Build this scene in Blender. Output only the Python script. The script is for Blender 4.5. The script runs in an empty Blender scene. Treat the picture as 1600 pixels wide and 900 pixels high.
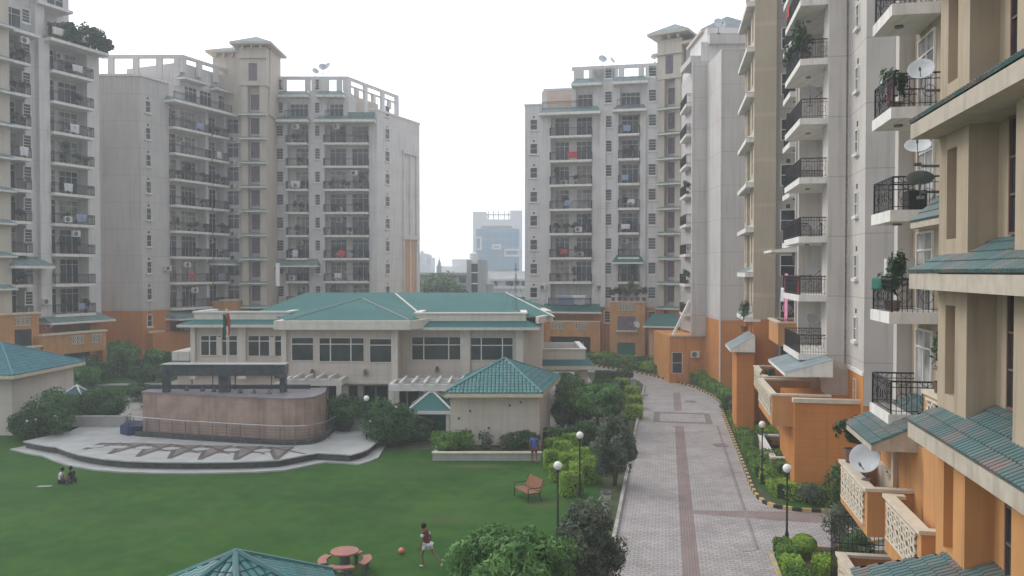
import bpy, math, random
import numpy as np
from mathutils import Vector, Matrix

# ------------------------------------------------------------------ camera, world, sun
S = bpy.context.scene
C = S.collection
H, FPX = 11.0, 1280.0
cam_d = bpy.data.cameras.new("camera"); cam = bpy.data.objects.new("camera", cam_d); C.objects.link(cam)
cam_d.lens = 28.8; cam_d.sensor_width = 36.0; cam_d.clip_start = 0.1; cam_d.clip_end = 6000
cam.location = (0, 0, H); cam.rotation_euler = (math.radians(90 - 1.12), 0, 0)
S.camera = cam
SUN_EL, SUN_AZ = 36.0, -48.0            # azimuth: degrees right of the view direction
W = bpy.data.worlds.new("World"); S.world = W; W.use_nodes = True
nt = W.node_tree; nt.nodes.clear()
wo = nt.nodes.new("ShaderNodeOutputWorld"); bg = nt.nodes.new("ShaderNodeBackground")
sk = nt.nodes.new("ShaderNodeTexSky"); sk.sky_type = 'NISHITA'; sk.sun_disc = False
sk.sun_elevation = math.radians(SUN_EL); sk.sun_rotation = math.radians(SUN_AZ)
sk.dust_density = 8; sk.air_density = 1.0
hs = nt.nodes.new("ShaderNodeHueSaturation"); hs.inputs['Saturation'].default_value = 0.25
mx = nt.nodes.new("ShaderNodeMix"); mx.data_type = 'RGBA'; mx.inputs['Factor'].default_value = 0.86
mx.inputs['B'].default_value = (12.1, 12.8, 13.9, 1)
nt.links.new(sk.outputs[0], hs.inputs['Color']); nt.links.new(hs.outputs[0], mx.inputs['A'])
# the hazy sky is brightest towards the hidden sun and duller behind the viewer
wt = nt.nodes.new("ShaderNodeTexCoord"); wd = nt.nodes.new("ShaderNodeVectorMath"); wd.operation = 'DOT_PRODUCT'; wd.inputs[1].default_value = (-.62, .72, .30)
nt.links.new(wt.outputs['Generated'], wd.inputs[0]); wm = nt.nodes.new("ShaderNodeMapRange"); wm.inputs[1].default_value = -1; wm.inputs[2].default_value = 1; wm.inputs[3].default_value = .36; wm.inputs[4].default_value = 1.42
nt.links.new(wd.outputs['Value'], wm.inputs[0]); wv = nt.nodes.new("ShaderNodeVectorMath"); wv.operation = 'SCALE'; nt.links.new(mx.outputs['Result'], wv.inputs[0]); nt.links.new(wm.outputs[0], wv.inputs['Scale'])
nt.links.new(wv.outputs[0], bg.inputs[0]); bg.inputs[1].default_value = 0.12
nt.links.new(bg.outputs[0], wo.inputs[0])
sl = bpy.data.lights.new("sun", 'SUN'); sl.energy = 1.4; sl.angle = math.radians(20); sl.color = (1, .95, .87)
so = bpy.data.objects.new("sun", sl); C.objects.link(so)
so.rotation_euler = (math.radians(90 - SUN_EL), 0, math.radians(180 - SUN_AZ))
S.view_settings.view_transform = 'Standard'; S.view_settings.look = 'None'
S.view_settings.exposure = -0.20; S.view_settings.gamma = 1
S.cycles.volume_bounces = 3; S.cycles.max_bounces = 6; S.cycles.use_denoising = True

# ------------------------------------------------------------------ helpers
def PX(px, Y): return (px - 800.0) / FPX * Y
def G(px, py, z=0.0):
    Y = (H - z) * FPX / (py - 425.0); return (PX(px, Y), Y)
def ZY(py, Y): return H - (py - 425.0) * Y / FPX
CT, ST_ = 0.9826, 0.1858
def WUV(u, v): return (u * ST_ + v * CT, u * CT - v * ST_)
def U_of(Y, v): return (Y + ST_ * v) / CT
def U_px(px, v):                                    # u on the line v that shows at column px
    k = (px - 800) / FPX
    return (v * CT + k * v * ST_) / (k * CT - ST_)

class Fr:
    """a vertical face: s runs along it, d outwards (to the right of the walking direction)"""
    def __init__(self, p0, p1):
        self.o = p0; dx, dy = p1[0]-p0[0], p1[1]-p0[1]; self.L = math.hypot(dx, dy)
        self.dx, self.dy = dx/self.L, dy/self.L; self.nx, self.ny = self.dy, -self.dx
        self.a = math.atan2(self.dy, self.dx)
    def pt(self, s, d=0): return (self.o[0]+s*self.dx+d*self.nx, self.o[1]+s*self.dy+d*self.ny)
    def spx(self, px, d=0):
        k = (px-800)/FPX; ox, oy = self.o[0]+d*self.nx, self.o[1]+d*self.ny
        return (k*oy-ox)/(self.dx-k*self.dy)

class MB:
    def __init__(self): self.v = []; self.f = []; self.mi = []; self.m = 0
    def add(self, vs, fs):
        b = len(self.v); self.v += [tuple(map(float, p)) for p in vs]
        for f in fs: self.f.append(tuple(b+i for i in f)); self.mi.append(self.m)
        return self
    def box(self, x0, x1, y0, y1, z0, z1):
        return self.hexa([(x0,y0),(x1,y0),(x1,y1),(x0,y1)], z0, z1)
    def hexa(self, q, z0, z1):
        return self.prism(q, z0, z1)
    def prism(self, q, z0, z1, top=True, bot=True, q1=None):
        n = len(q); ar = sum(q[i][0]*q[(i+1)%n][1]-q[(i+1)%n][0]*q[i][1] for i in range(n))
        if ar < 0: q = q[::-1]; q1 = q1[::-1] if q1 else None
        q1 = q1 or q
        vs = [(x, y, z0) for x, y in q]+[(x, y, z1) for x, y in q1]
        fs = [(i, (i+1)%n, n+(i+1)%n, n+i) for i in range(n)]
        if top: fs.append(tuple(range(n, 2*n)))
        if bot: fs.append(tuple(range(n-1, -1, -1)))
        return self.add(vs, fs)
    def fbox(self, F, s0, s1, d0, d1, z0, z1):
        return self.prism([F.pt(s0,d0), F.pt(s1,d0), F.pt(s1,d1), F.pt(s0,d1)], z0, z1)
    def poly(self, pts): return self.add(pts, [tuple(range(len(pts)))])
    def cyl(self, a, b, r0, r1=None, n=8, cap=True):
        r1 = r0 if r1 is None else r1; a = Vector(a); b = Vector(b); w = (b-a)
        if w.length < 1e-6: return self
        w.normalize(); t = w.orthogonal().normalized(); u = w.cross(t)
        vs = []
        for c, r in ((a, r0), (b, r1)):
            for i in range(n):
                an = 2*math.pi*i/n; vs.append(tuple(c+(t*math.cos(an)+u*math.sin(an))*r))
        fs = [(i, (i+1)%n, n+(i+1)%n, n+i) for i in range(n)]
        if cap: fs += [tuple(range(n-1,-1,-1)), tuple(range(n, 2*n))]
        return self.add(vs, fs)
    def tube(self, pts, r, n=6):
        for a, b in zip(pts[:-1], pts[1:]): self.cyl(a, b, r, r, n)
        return self
    def lathe(self, c, prof, n=20, ax=None):
        vs = []; 
        for r, z in prof:
            for i in range(n):
                an = 2*math.pi*i/n; p = Vector((r*math.cos(an), r*math.sin(an), z))
                if ax: p = ax @ p
                vs.append((c[0]+p.x, c[1]+p.y, c[2]+p.z))
        fs = []
        for k in range(len(prof)-1):
            for i in range(n): fs.append((k*n+i, k*n+(i+1)%n, (k+1)*n+(i+1)%n, (k+1)*n+i))
        return self.add(vs, fs)
    def ball(self, c, r, n=14, m=8, sz=1.0):
        return self.lathe(c, [(max(1e-4, r*math.sin(math.pi*k/m)), -r*sz*math.cos(math.pi*k/m)) for k in range(m+1)], n)
    def mesh(self, name, mats, off=(0,0,0), smooth=False, uv=True):
        me = bpy.data.meshes.new(name)
        V = [(x-off[0], y-off[1], z-off[2]) for x, y, z in self.v]
        me.from_pydata(V, [], self.f)
        for m in (mats if isinstance(mats, (list, tuple)) else [mats]): me.materials.append(m)
        me.polygons.foreach_set('material_index', self.mi)
        if smooth: me.polygons.foreach_set('use_smooth', [True]*len(self.f))
        if uv:
            l = me.uv_layers.new(name='UVMap'); Z = Vector((0,0,1))
            ow = Vector(off)
            for p in me.polygons:
                n = p.normal
                if abs(n.z) > .995 or n.length < .1: t = Vector((1,0,0)); b = Vector((0,1,0))
                else: t = Z.cross(n).normalized(); b = n.cross(t)
                for li in p.loop_indices:
                    co = me.vertices[me.loops[li].vertex_index].co+ow
                    l.data[li].uv = (co.dot(t), co.dot(b) if abs(n.z) > .02 else co.z)
        return me
    def build(self, name, mats, parent=None, smooth=False, uv=True):
        off = worldloc(parent) if parent else Vector((0,0,0))
        me = self.mesh(name, mats, off, smooth, uv)
        o = bpy.data.objects.new(name, me); C.objects.link(o)
        if parent: o.parent = parent
        return o

def worldloc(o):
    p = Vector(o.location)
    while o.parent: o = o.parent; p = p+Vector(o.location)
    return p
def tag(o, label=None, cat=None, group=None, kind=None):
    if label: o['label'] = label
    if cat: o['category'] = cat
    if group: o['group'] = group
    if kind: o['kind'] = kind
    return o
def thing(name, label, cat, loc, group=None, rz=0):
    o = bpy.data.objects.new(name, None); C.objects.link(o); o.location = loc; o.rotation_euler = (0,0,rz)
    o.empty_display_size = .2
    return tag(o, label, cat, group)
def inst(me, name, parent, F=None, s=0, d=0, z=0):
    """a shared mesh placed on face F, as a part of parent (whose rotation is zero)"""
    o = bpy.data.objects.new(name, me); C.objects.link(o)
    if F:
        p = F.pt(s, d); w = worldloc(parent) if parent else Vector((0,0,0))
        o.location = (p[0]-w.x, p[1]-w.y, z-w.z); o.rotation_euler = (0,0,F.a)
    if parent: o.parent = parent
    return o
def child(me, name, parent):
    o = bpy.data.objects.new(name, me); C.objects.link(o); o.parent = parent; return o
def copy_tree(o, loc=None, rz=None, label=None, group=None, sc=None):
    c = o.copy(); C.objects.link(c)
    for ch in list(o.children):
        k = ch.copy(); C.objects.link(k); k.parent = c
        for g in ch.children:
            q = g.copy(); C.objects.link(q); q.parent = k
    if loc is not None: c.location = loc
    if rz is not None: c.rotation_euler = (0,0,rz)
    if label: c['label'] = label
    if group: c['group'] = group
    if sc: c.scale = (sc,sc,sc) if not isinstance(sc, tuple) else sc
    return c
ORD = ['topmost','second','third','fourth','fifth','sixth','seventh','eighth','ninth','tenth','eleventh','twelfth']
R = random.Random(7)

# ------------------------------------------------------------------ materials
def mat(name, col, rough=.85, var=.12, vs=1.5, stain=0.0, joints=None, jcol=.55, metal=0, spec=.3, bump=0.0, bs=20):
    m = bpy.data.materials.new(name); m.use_nodes = True; n = m.node_tree.nodes; L = m.node_tree.links
    b = n['Principled BSDF']; b.inputs['Roughness'].default_value = rough; b.inputs['Metallic'].default_value = metal
    b.inputs['Specular IOR Level'].default_value = spec
    tc = n.new('ShaderNodeTexCoord'); geo = n.new('ShaderNodeNewGeometry')
    nz = n.new('ShaderNodeTexNoise'); nz.inputs['Scale'].default_value = vs; nz.inputs['Detail'].default_value = 6
    L.new(geo.outputs['Position'], nz.inputs['Vector'])
    mr = n.new('ShaderNodeMapRange'); mr.inputs[1].default_value = .3; mr.inputs[2].default_value = .7
    mr.inputs[3].default_value = 1-var; mr.inputs[4].default_value = 1+var; L.new(nz.outputs[0], mr.inputs[0])
    vm = n.new('ShaderNodeVectorMath'); vm.operation = 'SCALE'; vm.inputs[0].default_value = col; L.new(mr.outputs[0], vm.inputs['Scale'])
    out = vm.outputs[0]
    if stain:                                           # vertical rain streaks with their own shape
        mp = n.new('ShaderNodeMapping'); mp.inputs['Scale'].default_value = (2.2, .12, 1); L.new(tc.outputs['UV'], mp.inputs[0])
        n2 = n.new('ShaderNodeTexNoise'); n2.inputs['Scale'].default_value = 1.6; n2.inputs['Detail'].default_value = 7; L.new(mp.outputs[0], n2.inputs['Vector'])
        r2 = n.new('ShaderNodeMapRange'); r2.inputs[1].default_value = .5; r2.inputs[2].default_value = .75; r2.inputs[3].default_value = 1; r2.inputs[4].default_value = 1-stain
        L.new(n2.outputs[0], r2.inputs[0])
        v2 = n.new('ShaderNodeVectorMath'); v2.operation = 'SCALE'; L.new(out, v2.inputs[0]); L.new(r2.outputs[0], v2.inputs['Scale']); out = v2.outputs[0]
    if joints:
        sx = n.new('ShaderNodeSeparateXYZ'); L.new(tc.outputs['UV'], sx.inputs[0]); fac = None
        for ax, per, off, w in joints:
            a = n.new('ShaderNodeMath'); a.operation = 'ADD'; a.inputs[1].default_value = -off+per*1000; L.new(sx.outputs[ax], a.inputs[0])
            q = n.new('ShaderNodeMath'); q.operation = 'MODULO'; q.inputs[1].default_value = per; L.new(a.outputs[0], q.inputs[0])
            l = n.new('ShaderNodeMath'); l.operation = 'LESS_THAN'; l.inputs[1].default_value = w; L.new(q.outputs[0], l.inputs[0])
            if fac is None: fac = l.outputs[0]
            else:
                x = n.new('ShaderNodeMath'); x.operation = 'MAXIMUM'; L.new(fac, x.inputs[0]); L.new(l.outputs[0], x.inputs[1]); fac = x.outputs[0]
        r3 = n.new('ShaderNodeMapRange'); r3.inputs[3].default_value = 1; r3.inputs[4].default_value = jcol; L.new(fac, r3.inputs[0])
        v3 = n.new('ShaderNodeVectorMath'); v3.operation = 'SCALE'; L.new(out, v3.inputs[0]); L.new(r3.outputs[0], v3.inputs['Scale']); out = v3.outputs[0]
    L.new(out, b.inputs['Base Color'])
    if bump:
        n3 = n.new('ShaderNodeTexNoise'); n3.inputs['Scale'].default_value = bs; n3.inputs['Detail'].default_value = 4; L.new(geo.outputs['Position'], n3.inputs['Vector'])
        bp = n.new('ShaderNodeBump'); bp.inputs['Strength'].default_value = bump; bp.inputs['Distance'].default_value = .03; L.new(n3.outputs[0], bp.inputs['Height']); L.new(bp.outputs[0], b.inputs['Normal'])
    return m
S0, SH = 0.68, 3.04                                    # level 0 and storey height of every block
def LV(n): return S0+SH*n
JZ = [(1, SH, S0-.05, .05)]
M = {}
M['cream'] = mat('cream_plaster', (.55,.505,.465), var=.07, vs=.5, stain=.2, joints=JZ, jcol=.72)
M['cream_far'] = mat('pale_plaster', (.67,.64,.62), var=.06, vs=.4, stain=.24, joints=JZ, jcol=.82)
M['grey_wall'] = mat('grey_plaster', (.55,.515,.49), var=.06, vs=.4, stain=.2, joints=JZ+[(0, 2.9, .4, .03)], jcol=.72)
M['beige'] = mat('beige_plaster', (.50,.415,.31), var=.07, vs=.6, stain=.12, joints=[(1, SH, S0-.5, .28)], jcol=1.12)
M['beige_near'] = mat('beige_plaster_near', (.42,.335,.24), var=.09, vs=.8, stain=.32)
M['beige_tower'] = mat('yellowish_plaster', (.57,.50,.42), var=.06, vs=.5, stain=.16)
M['fascia_near'] = mat('weathered_fascia', (.47,.41,.33), var=.12, vs=3, stain=.3)
M['pinkish'] = mat('pinkish_plaster', (.56,.44,.37), var=.08, vs=1)
M['orange'] = mat('orange_plaster', (.60,.26,.07), var=.1, vs=.8, stain=.25)
M['orange_tile'] = mat('orange_tiled_plaster', (.54,.21,.05), var=.08, vs=.8, stain=.1, joints=[(1,.42,.0,.025),(0,.62,.1,.02)], jcol=.84)
M['orange_light'] = mat('light_orange_plaster', (.54,.265,.10), var=.1, vs=.8, stain=.25)
M['coping'] = mat('cream_coping', (.62,.54,.42), var=.1, vs=3, stain=.1)
M['white'] = mat('white_paint', (.72,.70,.66), var=.06, vs=2)
M['club'] = mat('club_plaster', (.62,.55,.49), var=.05, vs=.7, stain=.14, joints=[(1,1.6,.5,.02),(0,3.4,.3,.02)], jcol=.8)
M['club_trim'] = mat('club_trim', (.68,.63,.56), var=.06, vs=2, stain=.15)
M['slotframe'] = mat('brown_frame', (.16,.10,.08), var=.1, vs=3)
M['slab'] = mat('slab_plaster', (.76,.72,.67), var=.08, vs=2, stain=.25)
M['soffit'] = mat('soffit_plaster', (.55,.50,.44), var=.06, vs=2)
M['black'] = mat('black_iron', (.018,.018,.02), rough=.5, var=.2)
M['iron_grey'] = mat('grey_iron', (.12,.13,.14), rough=.5, var=.2)
M['dark'] = mat('dark_interior', (.035,.035,.038), rough=.9)
M['curtain'] = mat('curtain_behind_glass', (.30,.285,.27), rough=.8, var=.6, vs=1.2)
M['plastic'] = mat('ac_plastic', (.62,.61,.57), rough=.5, var=.06)
M['dish'] = mat('dish_grey', (.58,.60,.61), rough=.5, var=.08, vs=5)
M['dish_dark'] = mat('dish_dark_mesh', (.16,.17,.165), rough=.6, var=.2, vs=5)
M['teal_far'] = mat('teal_canopy', (.17,.235,.23), var=.25, vs=2, stain=.2)
M['teal_metal'] = mat('teal_sheet_roof', (.055,.155,.145), rough=.7, spec=.15, var=.10, vs=.35, joints=[(0,.9,0,.03)], jcol=.8)
M['slate_far'] = mat('grey_teal_roof', (.22,.265,.27), var=.2, vs=1)
M['marble'] = mat('white_marble_paving', (.40,.40,.385), rough=.6, var=.14, vs=.9, joints=[(0,1.2,0,.02),(1,1.2,0,.02)], jcol=.8)
M['inlay'] = mat('brown_stone_inlay', (.21,.175,.165), rough=.6, var=.2, vs=2)
M['inlay_dark'] = mat('dark_stone_inlay', (.11,.09,.085), rough=.6, var=.2, vs=2)
M['granite_black'] = mat('polished_black_granite', (.06,.065,.08), rough=.22, var=.35, vs=2.5, spec=.5, joints=[(0,1.2,0,.02)], jcol=1.8)
M['basin'] = mat('wet_lilac_granite', (.25,.225,.24), rough=.35, var=.25, vs=1.5)
M['step'] = mat('dark_stone_step', (.07,.068,.066), rough=.6, var=.4, vs=3)
M['concrete'] = mat('pale_concrete', (.40,.39,.36), var=.12, vs=2, stain=.1)
M['steel'] = mat('brushed_steel', (.42,.43,.45), rough=.35, metal=.8, var=.05)
M['rust'] = mat('red_painted_stone', (.36,.155,.12), rough=.6, var=.12, vs=6)
M['wood'] = mat('orange_brown_slats', (.27,.11,.06), rough=.6, var=.2, vs=8)
M['skin'] = mat('skin', (.23,.125,.08), rough=.6, var=.05)
M['hair'] = mat('hair', (.012,.010,.009), rough=.7)
M['bluecloth'] = mat('blue_cloth', (.07,.13,.42), var=.12, vs=8)
M['maroon'] = mat('maroon_cloth', (.16,.045,.05), var=.15, vs=10)
M['whitecloth'] = mat('white_cloth', (.65,.64,.66), var=.08, vs=10)
M['darkcloth'] = mat('dark_cloth', (.03,.03,.045), var=.2, vs=10)
M['pinkcloth'] = mat('pink_cloth', (.75,.27,.40), var=.12, vs=6)
M['redcloth'] = mat('red_cloth', (.5,.05,.06), var=.12, vs=6)
M['bluefade'] = mat('faded_blue_cloth', (.26,.32,.45), var=.15, vs=6)
M['saffron'] = mat('saffron_cloth', (.38,.06,.035), var=.1, vs=6)
M['flaggreen'] = mat('green_cloth', (.02,.09,.045), var=.1, vs=6)
M['terracotta'] = mat('terracotta', (.17,.10,.075), var=.3, vs=6)
M['bark'] = mat('bark', (.09,.07,.055), var=.3, vs=8)
M['soil'] = mat('soil_and_groundcover', (.06,.075,.03), var=.5, vs=1.2)
M['yellow'] = mat('yellow_kerb_paint', (.50,.36,.15), var=.2, vs=4)
M['kerb_black'] = mat('black_kerb_paint', (.035,.035,.035), var=.3, vs=4)
M['kerb_grey'] = mat('kerb_concrete', (.34,.33,.31), var=.15, vs=3)
M['pool'] = mat('pool_water', (.10,.36,.34), rough=.1, spec=.5, var=.08)
M['blue_tile'] = mat('dark_blue_tile', (.03,.035,.12), rough=.3, var=.2)
M['purple'] = mat('purplish_curtain', (.17,.13,.16), var=.3, vs=3)
M['green_net'] = mat('green_netting', (.02,.13,.085), var=.3, vs=3)
M['panel_orange'] = mat('pale_orange_panel', (.60,.36,.23), var=.05, vs=1)
M['far_white'] = mat('far_white_wall', (.78,.78,.78), var=.06, vs=.3)
M['far_grey'] = mat('far_grey_wall', (.34,.345,.35), var=.15, vs=.2, stain=.2)
M['far_glass'] = mat('blue_curtain_wall', (.14,.27,.38), rough=.3, var=.2, vs=.06, joints=[(1,3.6,0,.4),(0,3,0,.3)], jcol=1.25, spec=.4)
def glass(name, col):
    m = mat(name, col, rough=.12, var=.3, vs=1.2, spec=.5); return m
M['glass'] = glass('dark_window_glass', (.035,.04,.045))
M['glass_club'] = glass('green_grey_glass', (.045,.055,.055))
m = M['globe'] = bpy.data.materials.new('opal_globe'); m.use_nodes = True
m.node_tree.nodes['Principled BSDF'].inputs['Base Color'].default_value = (.85,.85,.82,1); m.node_tree.nodes['Principled BSDF'].inputs['Roughness'].default_value = .25
m.node_tree.nodes['Principled BSDF'].inputs['Subsurface Weight'].default_value = .3

def leafmat(name, c0, c1, c2):
    m = bpy.data.materials.new(name); m.use_nodes = True; n = m.node_tree.nodes; L = m.node_tree.links; b = n['Principled BSDF']
    b.inputs['Roughness'].default_value = .55; b.inputs['Specular IOR Level'].default_value = .25
    geo = n.new('ShaderNodeNewGeometry'); cr = n.new('ShaderNodeValToRGB')
    nz = n.new('ShaderNodeTexNoise'); nz.inputs['Scale'].default_value = 1.1; nz.inputs['Detail'].default_value = 3; L.new(geo.outputs['Position'], nz.inputs['Vector'])
    a = n.new('ShaderNodeMath'); a.operation = 'MULTIPLY_ADD'; a.inputs[1].default_value = .45; L.new(geo.outputs['Random Per Island'], a.inputs[0])
    s = n.new('ShaderNodeMath'); s.operation = 'MULTIPLY_ADD'; s.inputs[1].default_value = 1.5; s.inputs[2].default_value = -.5; L.new(nz.outputs[0], s.inputs[0]); L.new(s.outputs[0], a.inputs[2])
    L.new(a.outputs[0], cr.inputs[0])
    cr.color_ramp.elements[0].position = .1; cr.color_ramp.elements[0].color = (*c0,1); cr.color_ramp.elements[1].position = .9; cr.color_ramp.elements[1].color = (*c2,1)
    e = cr.color_ramp.elements.new(.5); e.color = (*c1,1)
    L.new(cr.outputs[0], b.inputs['Base Color'])
    tr = n.new('ShaderNodeBsdfTranslucent'); L.new(cr.outputs[0], tr.inputs[0]); ms = n.new('ShaderNodeMixShader'); ms.inputs[0].default_value = .25
    L.new(b.outputs[0], ms.inputs[1]); L.new(tr.outputs[0], ms.inputs[2]); L.new(ms.outputs[0], n['Material Output'].inputs[0])
    return m
M['leaf_mango'] = leafmat('mango_leaves', (.035,.10,.02), (.10,.235,.055), (.25,.42,.14))
M['leaf_dark'] = leafmat('dark_leaves', (.018,.055,.015), (.055,.135,.038), (.13,.24,.075))
M['leaf_grey'] = leafmat('greyish_leaves', (.035,.055,.032), (.10,.135,.085), (.26,.30,.21))
M['leaf_lime'] = leafmat('yellow_green_hedge_leaves', (.11,.21,.02), (.27,.43,.05), (.42,.58,.10))
M['leaf_hedge'] = leafmat('green_hedge_leaves', (.05,.12,.02), (.13,.26,.045), (.24,.40,.08))
M['leaf_pot'] = leafmat('pot_plant_leaves', (.02,.05,.02), (.04,.085,.032), (.075,.13,.05))

# lawn, pavers
def lawn_mat():
    m = bpy.data.materials.new('mown_lawn'); m.use_nodes = True; n = m.node_tree.nodes; L = m.node_tree.links; b = n['Principled BSDF']
    b.inputs['Roughness'].default_value = .9; b.inputs['Specular IOR Level'].default_value = .1
    g = n.new('ShaderNodeNewGeometry')
    def noise(sc, det=5, dis=0):
        x = n.new('ShaderNodeTexNoise'); x.inputs['Scale'].default_value = sc; x.inputs['Detail'].default_value = det; x.inputs['Distortion'].default_value = dis
        L.new(g.outputs['Position'], x.inputs['Vector']); return x
    a, c, f = noise(.18), noise(1.1, 6, .5), noise(28, 3)
    r = n.new('ShaderNodeValToRGB'); L.new(a.outputs[0], r.inputs[0])
    r.color_ramp.elements[0].position = .35; r.color_ramp.elements[0].color = (.028,.082,.014,1); r.color_ramp.elements[1].position = .68; r.color_ramp.elements[1].color = (.046,.112,.020,1)
    def scal(prev, src, lo, hi, a0=.3, a1=.7):
        q = n.new('ShaderNodeMapRange'); q.inputs[1].default_value = a0; q.inputs[2].default_value = a1; q.inputs[3].default_value = lo; q.inputs[4].default_value = hi; L.new(src, q.inputs[0])
        v = n.new('ShaderNodeVectorMath'); v.operation = 'SCALE'; L.new(prev, v.inputs[0]); L.new(q.outputs[0], v.inputs['Scale']); return v.outputs[0]
    o = scal(r.outputs[0], c.outputs[0], .85, 1.15); o = scal(o, f.outputs[0], .82, 1.2)
    # worn brown patches
    w = n.new('ShaderNodeMix'); w.data_type = 'RGBA'; w.inputs['B'].default_value = (.14,.115,.06,1); L.new(o, w.inputs['A'])
    tot = None
    for (x, y, rx, ry, st) in ((*G(745,730), 1.9,.5,.55), (*G(850,790), 1.0,.55,.5), (*G(712,790), 1.6,.8,.15), (*G(560,720), 2.0,.6,.2), (*G(690,815),2.5,.7,.22),(*G(640,740),3,.8,.15),(*G(300,820),3.5,.9,.12),(*G(120,810),2.5,.6,.12)):
        d = n.new('ShaderNodeVectorMath'); d.operation = 'SUBTRACT'; d.inputs[1].default_value = (x, y, 0); L.new(g.outputs['Position'], d.inputs[0])
        e = n.new('ShaderNodeVectorMath'); e.operation = 'MULTIPLY'; e.inputs[1].default_value = (1/rx, 1/ry, 0); L.new(d.outputs[0], e.inputs[0])
        h = n.new('ShaderNodeVectorMath'); h.operation = 'LENGTH'; L.new(e.outputs[0], h.inputs[0])
        k = n.new('ShaderNodeMath'); k.operation = 'MULTIPLY_ADD'; k.inputs[1].default_value = 1.6; L.new(c.outputs[0], k.inputs[0]); L.new(h.outputs['Value'], k.inputs[2])
        q = n.new('ShaderNodeMapRange'); q.inputs[1].default_value = 1.0; q.inputs[2].default_value = 2.1; q.inputs[3].default_value = st; q.inputs[4].default_value = 0; L.new(k.outputs[0], q.inputs[0])
        if tot is None: tot = q.outputs[0]
        else:
            z = n.new('ShaderNodeMath'); z.operation = 'MAXIMUM'; L.new(tot, z.inputs[0]); L.new(q.outputs[0], z.inputs[1]); tot = z.outputs[0]
    L.new(tot, w.inputs['Factor']); L.new(w.outputs['Result'], b.inputs['Base Color'])
    bp = n.new('ShaderNodeBump'); bp.inputs['Strength'].default_value = .5; bp.inputs['Distance'].default_value = .03; L.new(f.outputs[0], bp.inputs['Height']); L.new(bp.outputs[0], b.inputs['Normal'])
    return m
M['lawn'] = lawn_mat()
def paver_mat(name, c1, c2, mortar, rot, bw=.32, rh=.22, stain=.25):
    m = bpy.data.materials.new(name); m.use_nodes = True; n = m.node_tree.nodes; L = m.node_tree.links; b = n['Principled BSDF']; b.inputs['Roughness'].default_value = .8
    g = n.new('ShaderNodeNewGeometry'); mp = n.new('ShaderNodeMapping'); mp.inputs['Rotation'].default_value = (0,0,rot); L.new(g.outputs['Position'], mp.inputs[0])
    br = n.new('ShaderNodeTexBrick'); L.new(mp.outputs[0], br.inputs['Vector']); br.inputs['Scale'].default_value = 1
    br.inputs['Brick Width'].default_value = bw; br.inputs['Row Height'].default_value = rh; br.inputs['Mortar Size'].default_value = .016; br.inputs['Mortar Smooth'].default_value = .2
    br.inputs['Color1'].default_value = (*c1,1); br.inputs['Color2'].default_value = (*c2,1); br.inputs['Mortar'].default_value = (*mortar,1)
    nz = n.new('ShaderNodeTexNoise'); nz.inputs['Scale'].default_value = .55; nz.inputs['Detail'].default_value = 9; nz.inputs['Roughness'].default_value = .65; L.new(g.outputs['Position'], nz.inputs['Vector'])
    q = n.new('ShaderNodeMapRange'); q.inputs[1].default_value = .3; q.inputs[2].default_value = .7; q.inputs[3].default_value = 1-stain; q.inputs[4].default_value = 1+stain*.6; L.new(nz.outputs[0], q.inputs[0])
    v = n.new('ShaderNodeVectorMath'); v.operation = 'SCALE'; L.new(br.outputs[0], v.inputs[0]); L.new(q.outputs[0], v.inputs['Scale']); L.new(v.outputs[0], b.inputs['Base Color'])
    bp = n.new('ShaderNodeBump'); bp.inputs['Strength'].default_value = .4; bp.inputs['Distance'].default_value = .01; L.new(br.outputs['Fac'], bp.inputs['Height']); bp.invert = True; L.new(bp.outputs[0], b.inputs['Normal'])
    return m
RD = math.radians(10.7)
M['paver'] = paver_mat('grey_pink_pavers', (.42,.38,.365), (.34,.31,.30), (.19,.17,.165), RD, .30, .21)
M['paver_red'] = paver_mat('red_pavers', (.33,.25,.235), (.29,.215,.205), (.11,.085,.08), RD, .22, .11)
M['paver_dark'] = paver_mat('dark_pavers', (.25,.205,.195), (.21,.18,.17), (.14,.12,.115), RD, .2, .1)
M['paver_gutter'] = paver_mat('gutter_pavers', (.30,.26,.25), (.25,.22,.21), (.16,.14,.14), RD, .2, .1)
M['roof_blue'] = mat('blue_sheet_roof', (.045,.12,.15), rough=.6, var=.12, vs=1)
M['paver_plain'] = paver_mat('beige_courtyard_pavers', (.42,.39,.35), (.36,.335,.30), (.2,.19,.17), 0, .6, .6)
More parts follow.
